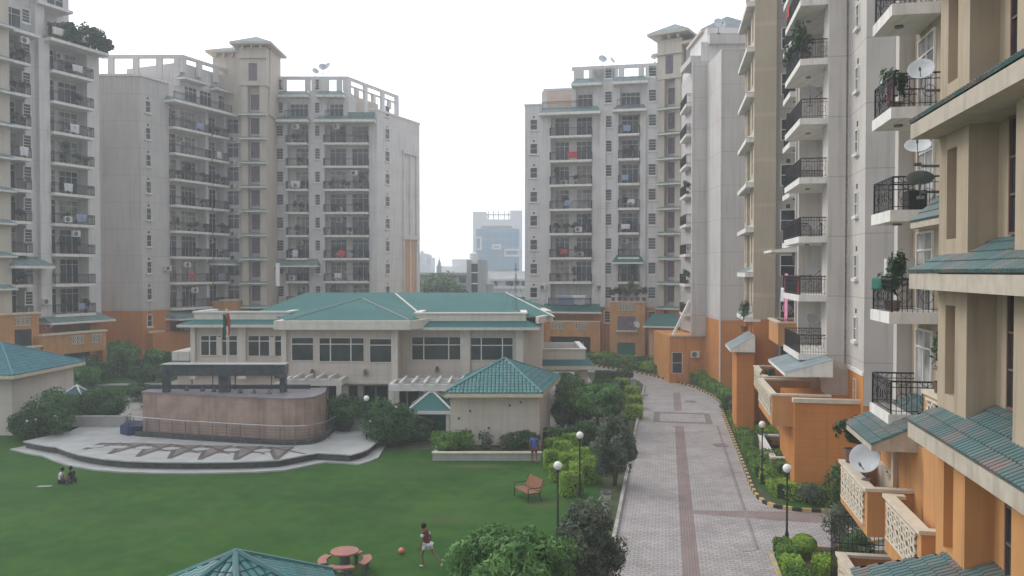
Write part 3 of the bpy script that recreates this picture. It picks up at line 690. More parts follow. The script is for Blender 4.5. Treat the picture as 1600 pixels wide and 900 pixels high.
o = MB().prism([(-25.6,54.6),(-25.4,52.9),(-24.6,52.2),(-23.9,52.6),(-23.9,54.6)], ZT+.002, ZT+.55).build('blue_basin', M['blue_tile'], None); tag(o, 'small dark blue tiled basin at left end of the granite block', 'basin')
o = MB().box(-33.5,-26.2,55.2,55.5, ZT+.001, 1.25).build('low_wall', M['concrete'], None); tag(o, 'low concrete wall at back of the stage, left of the fountain', 'wall')
o = MB().box(-11.3,-8.2,54.2,54.5, ZT+.001, 1.3).build('low_wall', M['concrete'], None); tag(o, 'low concrete wall right of the fountain, behind the white paving', 'wall')

# ------------------------------------------------------------------ clubhouse
root = thing('clubhouse', 'two storey cream clubhouse with wide teal hipped roofs and white parapets', 'clubhouse', (-8, 64, 0))
cb, wl, wr = 57.6, 61.3, 59.4
def CX(px, Y): return PX(px, Y)
# plan pieces
xcL, xcR = CX(440,cb), CX(622,cb)
MB().box(xcL, xcR, cb, 70, 3.28, 7.15).build('wall', M['club'], root)                  # centre bay upper floor
MB().box(CX(297,wl), xcL-.003, wl, 72, 3.28, 7.2).build('wall', M['club'], root)
MB().box(xcR+.003, CX(822,wr), wr, 72, 3.28, 7.3).build('wall', M['club'], root)
MB().box(CX(440,60), CX(690,60), 60.6, 71.5, 0, 3.277).build('lower_wall', M['club'], root)
MB().box(CX(690,60)+.003, CX(822,wr), wr+.4, 71.5, 0, 3.277).build('lower_wall', M['club'], root)
MB().box(CX(297,wl), CX(440,60)-.003, wl+.5, 71.5, 0, 3.277).build('lower_wall', M['club'], root)
# right end (beige side block)
MB().prism([(CX(822,wr)+.003, wr+.5), (CX(846,wr+1.6), wr+1.6), (CX(846,wr+1.6)+.6, 72), (CX(822,wr)+.003, 72)], 0, 7.0).build('side_block', M['club'], root)
# slab line between the floors
MB().box(xcL-.05, xcR+.05, cb-.12, cb-.002, 3.12, 3.32).build('floor_band', M['club_trim'], root)
MB().box(xcR+.06, CX(822,wr), wr-.12, wr-.002, 3.12, 3.30).build('floor_band', M['club_trim'], root)
# pilasters
for px, w_, y in ((444,.36,cb),(617,.42,cb),(302,.34,wl),(378,.62,wl),(727,.7,wr),(812,.55,wr)):
    x = CX(px,y); MB().box(x-w_/2, x+w_/2, y-.22, y-.004, 3.33 if y != wl else 3.0, 7.1).build('pilaster', M['club_trim'], root)
def club_win(px0, px1, py0, py1, Y, cuts, tr, nm='window'):
    z1, z0 = ZY(py0,Y), ZY(py1,Y); x0, x1 = CX(px0,Y), CX(px1,Y); f = MB(); e = .045
    f.box(x0-e,x0,Y-.07,Y-.003,z0-e,z1+e); f.box(x1,x1+e,Y-.07,Y-.003,z0-e,z1+e); f.box(x0,x1,Y-.07,Y-.003,z0-e,z0); f.box(x0,x1,Y-.07,Y-.003,z1,z1+e)
    for c in cuts: x = CX(c,Y); f.box(x-.04,x+.04,Y-.065,Y-.012,z0+.001,z1-.001)
    zt = z0+(z1-z0)*tr; f.box(x0+.001,x1-.001,Y-.062,Y-.014,zt-.035,zt+.035)
    o = f.build(nm, M['white'], root); MB().box(x0,x1,Y-.011,Y-.002,z0,z1).build('pane', M['glass_club'], o); return o
club_win(456,489,528,563,cb,[],.72); club_win(499,568,528.5,564.5,cb,[516,548],.74); club_win(578,611,530,566,cb,[],.74)
club_win(314,370,525,555,wl,[327,339,346,357],.74); club_win(388,440,525,556,wl,[405,421,429],.74)
club_win(644,719,527,562,wr,[662,701],.66); club_win(736,801,528,562.5,wr,[752,785],.66)
for px in (336+6, 425): MB().box(CX(px-4,wl), CX(px+4,wl), wl-.1, wl-.072, 4.75, 6.15).build('curtain', M['club_trim'], root)
for px, y in ((488,cb),(571,cb),(683,wr)):
    x = CX(px,y); MB().box(x-.12,x+.12,y-.25,y-.004,3.75,4.05).cyl((x,y-.12,4.0),(x,y-.2,4.15),.07).build('wall_lamp', M['iron_grey'], root)
# ground floor openings and panes behind the pergola
for a, b in ((452,500),(512,560),(568,606),(617,655)):
    Yw = 60.6; x0, x1 = CX(a,Yw), CX(b,Yw); f = MB()
    for x in (x0, (x0+x1)/2, x1): f.box(x-.05,x+.05,Yw-.08,Yw-.003,.3,2.75)
    f.box(x0-.05,x1+.05,Yw-.085,Yw-.003,2.75,2.85); o = f.build('lower_window', M['white'], root); MB().box(x0,x1,Yw-.012,Yw-.002,.3,2.74).build('pane', M['glass_club'], o)
for px in (448,506,564,612,668): x = CX(px,59); MB().box(x-.2,x+.2,58.6,59.0,0,3.1).build('ground_column', M['club_trim'], root)
MB().box(CX(440,60),CX(690,60),57.75,60.6,2.98,3.11).build('soffit_slab', M['soffit'], root)
# centre fascia and gable hip
zf0, zf1 = 7.0, 7.62
fx0, fx1 = CX(427,56.6), CX(640,56.6)
MB().box(fx0, fx1, 56.6, 57.0, zf0, zf1).build('fascia', M['club_trim'], root)
MB().prism([(fx1,56.6),(fx1+.0,57.0),(fx1+1.1,60.2),(fx1+1.4,60.0)], zf0, zf1-.003).build('fascia', M['club_trim'], root)
MB().box(fx0,fx0+.4,57.003,61.2,zf0,zf1-.003).build('fascia', M['club_trim'], root)
MB().box(fx0+.403, fx1-.01, 57.003, 61, zf0+.05, zf0+.12).build('soffit_slab', M['soffit'], root)
def roofpoly(mb, *fs):
    for f in fs: mb.poly(f)
zr, Yr = 9.22, 71.0
rx0, rx1 = CX(478,Yr), CX(790,Yr)
e0, e1, ye0, ye1 = CX(385,61.6), CX(866,61.6), 61.2, 82
ze = 7.66
mb = MB(); A = (e0,ye0,ze); B = (e1,ye0,ze); Cc = (e1,ye1,ze); D = (e0,ye1,ze); P_ = (rx0,Yr,zr); Q = (rx1,Yr,zr)
roofpoly(mb, [A,B,Q,P_], [B,Cc,Q], [Cc,D,P_,Q], [D,A,P_], [D,Cc,B,A]); mr_ = mb.build('main_roof', M['teal_metal'], root)
gx0, gx1, gy = CX(448,57.1), CX(640,57.1), 57.02
ap = (CX(568,63.6), 63.0, 8.98)
def on_roof(x, y): return ze+(zr-ze)*(y-ye0)/(Yr-ye0)
bk = (CX(590,70.5), 69.6, on_roof(0,69.6)-.005)
mb = MB(); a_ = (gx0,gy,zf1+.01); b_ = (gx1,gy,zf1+.01); c_ = (gx1+1.0,62.4,zf1+.02); d_ = (gx0-2.2,61.8,zf1+.02)
ap2 = (CX(576,67), 68.4, 8.98)
roofpoly(mb, [a_,b_,ap], [b_,c_,ap2,ap], [d_,a_,ap,ap2]); gr = mb.build('gable_roof', M['teal_metal'], root)
rc = MB(); rc.tube([a_, ap], .05); rc.tube([b_, ap], .07); rc.build('ridge_trim', M['iron_grey'], gr, uv=False)
rc = MB(); rc.tube([(CX(660,61.4),61.25,ze+.05),(CX(617,70),70.4,zr-.08)], .08); rc.tube([B,Q], .06); rc.build('ridge_trim', M['club_trim'], mr_, uv=False)
def parapet(px0, px1, Y, z0, z1, dy=7.0, side=True):
    x0, x1 = CX(px0,Y), CX(px1,Y); mb = MB(); mb.box(x0,x1,Y,Y+.3,z0,z1); mb.box(x0,x0+.3,Y+.303,Y+dy,z0,z1); mb.box(x1-.3,x1,Y+.303,Y+dy,z0,z1)
    o = mb.build('parapet', M['club_trim'], root); c = MB(); c.box(x0-.1,x1+.1,Y-.1,Y+.38,z1+.002,z1+.12); c.box(x1-.38,x1+.1,Y+.383,Y+dy,z1+.002,z1+.12); c.box(x0-.1,x0+.38,Y+.383,Y+dy,z1+.002,z1+.12); c.build('coping', M['white'], o)
    mb = MB(); mb.box(x0+.301, x1-.301, Y+.304, Y+dy, z0, z0+.1); mb.build('roof_deck', M['concrete'], root)
def skirt(px0, px1, Y, zb, zt, d=.95):
    x0, x1 = CX(px0,Y), CX(px1,Y); mb = MB(); q = [(x0-d,Y-d,zb),(x1+d,Y-d,zb),(x1,Y+.0,zt),(x0,Y+.0,zt)]
    mb.m = 0; mb.poly(q); mb.poly([(x1+d,Y-d,zb),(x1+d,Y+6,zb),(x1,Y+6,zt),(x1,Y,zt)]); mb.poly([(x0-d,Y+6,zb),(x0-d,Y-d,zb),(x0,Y,zt),(x0,Y+6,zt)])
    mb.m = 1; mb.box(x0-d,x1+d,Y-d,Y-d+.06,zb-.2,zb-.002); mb.box(x0-d,x1+d,Y-d+.062,Y-.23,zb-.16,zb-.1); mb.box(x1+d-.06,x1+d,Y-d+.063,Y+6,zb-.2,zb-.002)
    mb.build('eave_skirt', [M['teal_metal'], M['club_trim']], root)
parapet(303,452,wl-.1,7.35,7.95,4); skirt(303,436,wl-.1,7.12,7.45)
parapet(649,822,wr-.1,7.3,7.95,4); skirt(653,822,wr-.1,7.05,7.45)
# raised beam frame over right end and entrance porch
MB().prism([(CX(822,wr)+.9,wr-.3),(CX(866,wr+2),wr+3.6),(CX(866,wr+2)-.35,wr+3.8),(CX(822,wr)+.7,wr+.2)], 7.25, 7.75).build('fascia', M['club_trim'], root)
MB().prism([(CX(846,wr+4),wr+3.9),(CX(862,wr+4),wr+3.9),(CX(862,wr+4)-.3,wr+9),(CX(846,wr+4)-.3,wr+9)], 7.2, 8.0).build('roof_box', M['club_trim'], root)
py0_, py1_ = 66.0, 73.0
qx0, qx1 = CX(842,66), CX(915,66)
MB().box(qx0,qx1,py0_,py1_,3.85,3.95).build('porch_deck', M['concrete'], root)
mb = MB(); mb.box(qx0,qx1,py0_,py0_+.3,3.951,4.72); mb.box(qx1-.3,qx1,py0_+.303,py1_,3.951,4.72); mb.box(qx0,qx1-.303,py1_-.3,py1_,3.951,4.72); po = mb.build('porch_parapet', M['club_trim'], root)
mb = MB(); mb.box(qx0,qx1+.08,py0_-.08,py0_+.36,4.722,4.82); mb.box(qx1-.36,qx1+.08,py0_+.363,py1_,4.722,4.82); mb.build('coping', M['white'], po)
mb = MB(); d = .75; mb.m = 0
mb.poly([(qx0,py0_-d,3.5),(qx1+d,py0_-d,3.5),(qx1,py0_,3.9),(qx0,py0_,3.9)]); mb.poly([(qx1+d,py0_-d,3.5),(qx1+d,py1_,3.5),(qx1,py1_,3.9),(qx1,py0_,3.9)])
mb.m = 1; mb.box(qx0,qx1+d,py0_-d,py0_-d+.25,3.2,3.497); mb.box(qx1+d-.25,qx1+d,py0_-d+.252,py1_,3.2,3.497); mb.box(qx0,qx1+d-.252,py0_-d+.252,py1_,3.3,3.36)
mb.build('porch_eave', [M['teal_metal'], M['club_trim']], root)
for x, y in ((qx1-.1,66.2),(qx1-.1,72.2),(qx0+.5,66.2)): MB().box(x-.3,x+.3,y-.3,y+.3,0,3.199).build('porch_pillar', M['club'], root)
# small side wing left of the clubhouse
mb = MB(); mb.box(CX(276,64),CX(297,64)-.01,64,70,0,3.6); mb.build('side_wing', M['club'], root); mb = MB(); mb.box(CX(274,64)-.2,CX(297,64)-.012,63.7,70,4.1,4.8); mb.build('parapet', M['club_trim'], root)
mb = MB(); mb.poly([(CX(272,64)-.7,63.0,3.62),(CX(297,63)-.02,63.0,3.62),(CX(297,63)-.02,63.69,4.1),(CX(272,64)-.1,63.69,4.1)]); mb.box(CX(272,64)-.7,CX(297,63)-.02,63.0,63.2,3.3,3.6); mb.build('eave_skirt', M['teal_metal'], root)

# pergolas
def pergola(name, label, x0, x1, y0, y1, z, cols, nx, ny):
    t = thing(name, label, 'pergola', (x0, y0, 0)); mb = MB()
    mb.box(x0,x1,y0,y0+.25,z-.45,z); mb.box(x0,x1,y1-.25,y1,z-.45,z); mb.box(x0,x0+.25,y0+.252,y1-.252,z-.45,z-.003); mb.box(x1-.25,x1,y0+.252,y1-.252,z-.45,z-.003); mb.build('frame_beam', M['white'], t)
    mb = MB()
    for i in range(1, nx): x = x0+(x1-x0)*i/nx; mb.box(x-.08,x+.08,y0-.25,y1+.2,z+.002,z+.18)
    mb.build('cross_beam', M['white'], t)
    for x, y in cols: MB().box(x-.17,x+.17,y-.17,y+.17,0,z-.452).build('post', M['club_trim'], t)
    return t
pergola('pergola', 'white pergola frame in front of clubhouse, right of centre', PX(611,55.5), PX(611,55.5)+5.6, 54.2, 57.2, 3.55, [(PX(611,55.5)+.17,54.4),(PX(611,55.5)+2.9,54.4),(PX(611,55.5)+4.3,56.9),(PX(611,55.5)+.17,57.0)], 7, 3)
pergola('pergola', 'beige pergola frame behind the right end of granite fountain', -15.6, -11.6, 55.6, 58.4, 3.7, [(-11.8,55.8),(-15.4,55.8),(-11.8,58.1)], 5, 2)
o = MB().box(PX(652,55.4), PX(700,55.4), 55.2, 58.4, 3.36, 3.5).build('flat_canopy', M['concrete'], None); tag(o, 'flat grey canopy slab between white pergola and cream pavilion', 'canopy')
mb = MB(); x0 = PX(640,55.5)+.3; mb.box(x0+.4, x0+4.6, 57.25, 57.35, 0.0, 2.7); o = mb.build('screen_wall', M['club_trim'], None); tag(o, 'cream screen wall under the white pergola', 'wall')
o = MB().box(-11.2,-6.0,56.2,58.6,.0,.06).build('pool_deck', M['marble'], None); tag(o, kind='structure')
o = MB().box(-10.8,-7.4,56.5,58.3,.061,.075).build('swimming_pool', M['pool'], None); tag(o, kind='structure')

# pavilions with barrel tile roofs
def pavilion(label, wallpts, z1, eave, ze_, apex, tm, du=.24, dv=.36):
    t = thing('pavilion', label, 'pavilion', (apex[0], apex[1], 0))
    MB().prism(wallpts, 0, z1).build('wall', M['club'], t)
    ec = [(x,y,ze_) for x, y in eave]; r = hip_tiles('roof', ec, apex, tm, t, du, dv)
    mb = MB(); inn = [(apex[0]+(x-apex[0])*.97, apex[1]+(y-apex[1])*.97) for x, y in eave]; mb.prism(eave, ze_-.24, ze_-.004, True, True); mb.build('fascia', M['coping'], r)
    return t
pY = 50.4
ex0, ex1 = PX(693,49.6), PX(848,49.6)
pv = pavilion('cream pavilion with teal pyramid tile roof, right of the lawn by the road',
    [(PX(703,pY),pY),(PX(843,pY),pY),(PX(866,57.6)-.3,57.3),(PX(703,pY)+.4,57.3)], 3.4,
    [(ex0,49.6),(ex1,49.6),(PX(876,57.9),57.9),(ex0+.9,57.9)], 3.62, (PX(789,53.8),53.8,5.3), M['tile'])
MB().box(PX(820,pY),PX(820,pY)+.05,pY-.03,pY-.002,0,3.35).build('wall_joint', M['soffit'], pv)
for q, zz in ((715,1.9),(733,2.35),(762,1.3),(795,2.7),(812,2.9),(700,3.1)): MB().box(PX(q,pY),PX(q,pY)+.12,pY-.05,pY-.002,zz,zz+.14).build('vent', M['iron_grey'], pv)
pl = pavilion('cream pavilion with blue-teal tile roof at left edge behind lawn',
    [(-33.6,54.9),(-33.15,61.8),(-40.5,62.1),(-40.6,55.2)], 3.9,
    [(-32.95,54.0),(-32.6,62.5),(-41.4,62.8),(-41.6,54.3)], 4.15, (-36.4,58.3,5.95), M['tile_blue'])
def kiosk(label, x, y, r, z, h, tm):
    t = thing('kiosk', label, 'kiosk', (x, y, 0)); e = [(x-r,y-r,z),(x+r,y-r,z),(x+r,y+r,z),(x-r,y+r,z)]; mb = MB(); ap_ = (x,y,z+h)
    for i in range(4): mb.poly([e[i], e[(i+1)%4], ap_])
    rf = mb.build('roof', tm, t); c = MB()
    for q in e: c.cyl((q[0],q[1],z+.03),(x,y,z+h+.03),.06)
    c.build('ridge_strip', M['white'], rf); MB().box(x-r-.05,x+r+.05,y-r-.05,y+r+.05,z-.22,z-.003).build('fascia', M['white'], rf)
    for sx in (-1,1):
        for sy in (-1,1): MB().box(x+sx*(r-.3)-.12,x+sx*(r-.3)+.12,y+sy*(r-.3)-.12,y+sy*(r-.3)+.12,0,z-.222).build('post', M['club_trim'], t)
    MB().box(x-r+.5,x+r-.5,y-.3,y-.2,0,z-.3).build('back_screen', M['green_net'], t); return t
kiosk('small kiosk with flat teal pyramid roof and white ridge, beside cream pavilion', PX(675,54.6), 54.4, 1.45, 2.0, 1.1, M['teal_metal'])
kiosk('small kiosk with blue roof right of the left pavilion', PX(112,57.5), 58, 1.05, 2.0, .95, M['roof_blue'])

# gazebo in the foreground, only its roof tip shows
t = thing('gazebo', 'hexagonal gazebo with teal barrel tile roof at the bottom edge', 'gazebo', (-7.27, 21.4, 0))
ang = [math.radians(50+60*k) for k in range(6)]
ec = [(-7.27+3.1*math.cos(a), 21.4+3.1*math.sin(a), 2.25) for a in ang]
gz = hip_tiles('roof', ec, (-7.27,21.4,3.6), M['tile'], t, .2, .33, .09)
for a in ang: x, y = -7.27+2.5*math.cos(a), 21.4+2.5*math.sin(a); MB().box(x-.11,x+.11,y-.11,y+.11,0,2.3).build('post', M['club_trim'], t)
# ------------------------------------------------------------------ apartment blocks
RR = random.Random(11)
def grille(mb, F, s0, s1, z0, z1, d, cell=.5, r=.03):
    """pierced cement screen of rings and crosses (real bars)"""
    mb.fbox(F,s0-.06,s1+.06,d-.05,d+.02,z0-.06,z0-.001); mb.fbox(F,s0-.06,s1+.06,d-.05,d+.02,z1+.001,z1+.06)
    nx = max(1, round((s1-s0)/cell)); cw = (s1-s0)/nx; nz = max(1, round((z1-z0)/cell)); ch = (z1-z0)/nz
    for i in range(nx):
        for j in range(nz):
            sc, zc = s0+(i+.5)*cw, z0+(j+.5)*ch
            def P(a, b): p = F.pt(sc+a*cw/2, d-.02); return (p[0], p[1], zc+b*ch/2)
            pts = [P(.6*math.cos(x), .6*math.sin(x)) for x in [math.pi*2*k/8 for k in range(9)]]; mb.tube(pts, r, 4)
            mb.tube([P(-1,-1), P(-.4,-.4)], r, 4); mb.tube([P(1,1), P(.4,.4)], r, 4); mb.tube([P(-1,1), P(-.4,.4)], r, 4); mb.tube([P(1,-1), P(.4,-.4)], r, 4)
            mb.tube([P(-1,0), P(-.6,0)], r, 4); mb.tube([P(1,0), P(.6,0)], r, 4)
def stair_tower_cam(root, F, s0, s1, ztop, levels, wallm, desc, canm=None, head=True):
    """camera side of a stair tower: two piers, deep dark openings, a canopy at every storey"""
    w = s1-s0; pw = w*.26; ow = w-2*pw
    for (a, b) in ((s0, s0+pw), (s1-pw, s1)): MB().fbox(F, a, b, -.6, .35, 6.45, ztop-7).build('pier', M[wallm], root)
    for (a, b) in ((s0, s0+pw), (s1-pw, s1)): MB().fbox(F, a, b, -.6, .35, 0, 6.447).build('pier', M['orange_light'], root)
    sm = MB(); sm.box(-ow/2,ow/2,.0,.3,0,.95); sill = sm.mesh('sill_wall', M[wallm])
    om = MB(); om.box(-ow/2+.12,ow/2-.12,-.02,0,0,1.95); opn = om.mesh('stair_opening', M['purple'], uv=False)
    fm = MB(); fm.box(-ow/2+.02,-ow/2+.12,-.05,0,0,2.0); fm.box(ow/2-.12,ow/2-.02,-.05,0,0,2.0); fm.box(-ow/2+.02,ow/2-.02,-.06,0,2.0,2.1); fram = fm.mesh('opening_frame', M['white'], uv=False)
    for n in levels:
        z = LV(n); sc_ = (s0+s1)/2
        o = inst(opn, 'stair_opening', root, F, sc_, -.598, z+.55); child(fram, 'frame', o)
        add_canopy(root, F, s0-.15, s1+.15, -.0, .95, z-.35, .16, .38, M[canm or 'teal_far'])
    MB().fbox(F, s0, s1, -4.5, -.6, 0, 6.447).build('core_wall', M['orange_light'], root)
    MB().fbox(F, s0, s1, -4.5, -.6, 6.45, ztop-7).build('core_wall', M[wallm], root)
    MB().fbox(F, s0-.15, s1+.15, -5.5, .5, ztop-6.997, ztop-2.2).build('head_wall', M[wallm], root)
    if head: MB().fbox(F, (s0+s1)/2-ow*.36, (s0+s1)/2+ow*.36, .5, .52, ztop-6.4, ztop-4.2).build('stair_opening', M['purple'], root)
def hiproof(root, F, s0, s1, d0, d1, z, h, ov=.7, m='slate_far', brackets=True):
    mb = MB(); a = F.pt(s0-ov,d1+ov); b = F.pt(s1+ov,d1+ov); c = F.pt(s1+ov,d0-ov); d = F.pt(s0-ov,d0-ov); sm = (s0+s1)/2; k = min((s1-s0),(d1-d0))/2
    if (s1-s0) < (d1-d0): r0, r1 = F.pt(sm, d1-k), F.pt(sm, d0+k)
    else: r0, r1 = F.pt(s0+k,(d0+d1)/2), F.pt(s1-k,(d0+d1)/2)
    q = [(*a,z),(*b,z),(*c,z),(*d,z)]; mb.m = 0
    if (s1-s0) < (d1-d0): A_, B_ = (*r0,z+h), (*r1,z+h); fs = [[q[0],q[1],A_],[q[1],q[2],B_,A_],[q[2],q[3],B_],[q[3],q[0],A_,B_]]
    else: A_, B_ = (*r0,z+h), (*r1,z+h); fs = [[q[0],q[1],B_,A_],[q[1],q[2],B_],[q[2],q[3],A_,B_],[q[3],q[0],A_]]
    for f in fs: mb.poly(f)
    mb.m = 1; mb.prism([a,b,c,d], z-.3, z-.003)
    o = mb.build('roof', [M[m], M['beige_tower']], root)
    if brackets:
        n = max(2, int((s1-s0)/.9))
        for i in range(n): q_ = s0+(s1-s0)*(i+.5)/n; MB().fbox(F, q_-.12, q_+.12, d1+.003, d1+.45, z-.75, z-.303).build('eave_bracket', M['beige_tower'], o)
    return o
def beamframe(root, F, s0, s1, d, z0, z1, posts, bw=.35, name='roof_frame', m='cream_far'):
    mb = MB(); mb.fbox(F, s0, s1, d-.4, d, z1-bw, z1)
    for p in posts: mb.fbox(F, p-.35, p+.35, d-.395, d-.005, z0, z1-bw-.002)
    return mb.build(name, M[m], root)
GR = {}
# ---- block on the left edge ------------------------------------------------
def left_edge_block():
    F = Fr((-46.3-EX*10.0, 82-EY*10.0), (-46.3+EX*12, 82+EY*12))
    sx = lambda px, d=0: F.spx(px, d)
    root = thing('apartment_block', 'pale grey apartment block cut by the left edge, orange base', 'apartment block', (*F.pt(6,-4), 0))
    a0, a1, p0, p1, b0, b1, e1 = sx(8), sx(42), sx(59), sx(76), sx(76), sx(139), sx(158)
    plan = [F.pt(-2,.0)]+recess(F,a0,a1,1.3)+[F.pt(p0,0),F.pt(p0,.5),F.pt(p1-.01,.5),F.pt(p1-.005,0)]+recess(F,b0,b1,1.4)+[F.pt(e1,0),F.pt(e1,-16),F.pt(-2,-16)]
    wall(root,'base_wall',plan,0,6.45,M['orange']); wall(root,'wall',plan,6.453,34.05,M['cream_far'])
    lv = list(range(2,11)); 
    balcony_column(root,F,a0,a1,1.3,.9,lv,[(.08,.92)],0,'narrow left column of left edge block',RR,plants=.3,acs=.5,laundry=.05,dense=(6,))
    balcony_column(root,F,b0,b1+ .0,1.4,1.0,lv,[(.02,.4),(.5,.97)],0,'wide column of left edge block',RR,plants=.5,acs=.5,laundry=.2,dense=(5,))
    sl = (a1+p0)/2
    for n in range(1,12): win(root,F,sx(44.5),LV(n)+1.1,'louvre',.75,1.2,d=.002,name='louvre_window')
    # set-back top storeys
    top = [F.pt(-2,-1.2),F.pt(sx(62),-1.2),F.pt(sx(62),-.2),F.pt(sx(76),-.2),F.pt(sx(76),-2.0),F.pt(sx(112,-2.0),-2.0),F.pt(sx(112,-2.0),-14),F.pt(-2,-14)]
    wall(root,'upper_wall',top,34.053,44.5,M['cream_far'])
    for z_ in (34.12,37.16,40.2): 
        for px in (22, 90): win(root,F,sx(px,-1.2 if px == 22 else -2.0),z_+.4,'plain',1.8,2.1,d=-1.195 if px == 22 else -1.995)
    add_canopy(root,F,b0-.6,sx(158),-.0,1.5,33.76,.3,.5); add_canopy(root,F,a0-.5,a1+.9,0,1.2,33.7,.3,.5); add_canopy(root,F,sx(62),sx(119,.3),-1.99,.3,37.4,.3,.5,M['slate_far'])
    MB().fbox(F,b0,sx(150),.9,1.1,34.6,35.3).build('parapet',M['slab'],root)
    tr_ = (a0+a1)/2
    add_canopy(root,F,a0-.4,a1+1.6,0,1.9,LV(4)-1.5,.25,.9)
    add_canopy(root,F,b0-1.4,sx(158),0,2.1,LV(2)-.95,.2,.75)
    # orange terrace volumes
    G1 = MB(); GR['x']=1
    def terr(s0,s1,d1,z0,z1,gr=()):
        MB().fbox(F,s0,s1,.003,d1,z0,z1).build('terrace_block',M['orange_light'],root)
        o = MB().fbox(F,s0-.12,s1+.12,d1-.35,d1+.12,z1+.002,z1+.2).build('coping',M['coping'],root)
        for g0,g1 in gr:
            mb = MB(); grille(mb,F,g0,g1,z1-1.0,z1-.25,d1+.04,.5,.04); mb.build('pierced_screen',M['coping'],root)
            MB().fbox(F,g0,g1,d1+.003,d1+.01,z1-1.0,z1-.25).build('screen_recess',M['iron_grey'],root)
    terr(sx(-6,2.2),sx(60,2.2),2.2,0,7.0,[(sx(23,2.2),sx(46,2.2))])
    MB().fbox(F,sx(22,2.2),sx(48,2.2),2.203,2.23,3.7,5.6).build('opening',M['dark'],root)
    terr(sx(12,3.6),sx(62,3.6),3.6,0,3.9,[(sx(32,3.6),sx(55,3.6))])
    terr(sx(66,3.4),sx(165,3.4),3.4,3.0,4.9,[(sx(110,3.4),sx(130,3.4)),(sx(142,3.4),sx(158,3.4))])
    MB().fbox(F,sx(66,3.4),sx(98,3.4),.003,3.4,0,2.997).build('terrace_block',M['orange'],root)
    MB().fbox(F,sx(98,3.0),sx(160,3.0),.01,.6,0,2.99).build('opening',M['green_net'],root)
    MB().fbox(F,sx(160,3.4),sx(167,3.4),2.6,3.4,0,2.997).build('column',M['orange'],root)
    # stair tower sliver at the frame edge
    MB().fbox(F,sx(-40),sx(5),.01,1.2,6.46,40).build('stair_tower',M['beige_tower'],root)
    for n in range(2,12): add_canopy(root,F,sx(-40),sx(6),1.2,2.0,LV(n)-.5,.16,.38)
    for px, n, q in ((70,2,'white air conditioner on the pilaster above lower teal canopy of left edge block'),(72,1,'white air conditioner on wall below lower teal canopy of left edge block')):
        ac(F, sx(px,.52), .52, LV(n)+(1.0 if n==2 else 1.7)-(.0), q, None)
    for i in range(5): p = F.pt(b0+.5+i*1.15, .5); pot(*p, 34.12, f"{['leftmost','second','middle','fourth','rightmost'][i]} of five bushes on the top terrace of left edge block", 'plants on the top terrace of left edge block', i%4, 1.7, i)
    for a_,b_ in ((a0,a1),(b0,b1)): MB().fbox(F,a_+.003,b_-.003,-1.4,-.003,33.78,34.04).build('roof_slab',M['slab'],root)
    for i,(a_,h_,r_) in enumerate(((2.0,2.1,1.3),(4.3,2.5,1.5),(5.9,1.7,1.1))): p = F.pt(b0+a_, 1.0); tree('bush',['dark bush at left of the overgrown top terrace, left edge block','tallest dark bush on the overgrown top terrace, left edge block','drooping dark bush at right end of top terrace, left edge block'][i],p[0],p[1],h_,r_,1.1,h_*.5,M['leaf_pot'],2600,.12,700+i,.06,'bushes on the top terrace',34.1,low=-1,cat='bush',stems=2)
    return F
FL1 = left_edge_block()
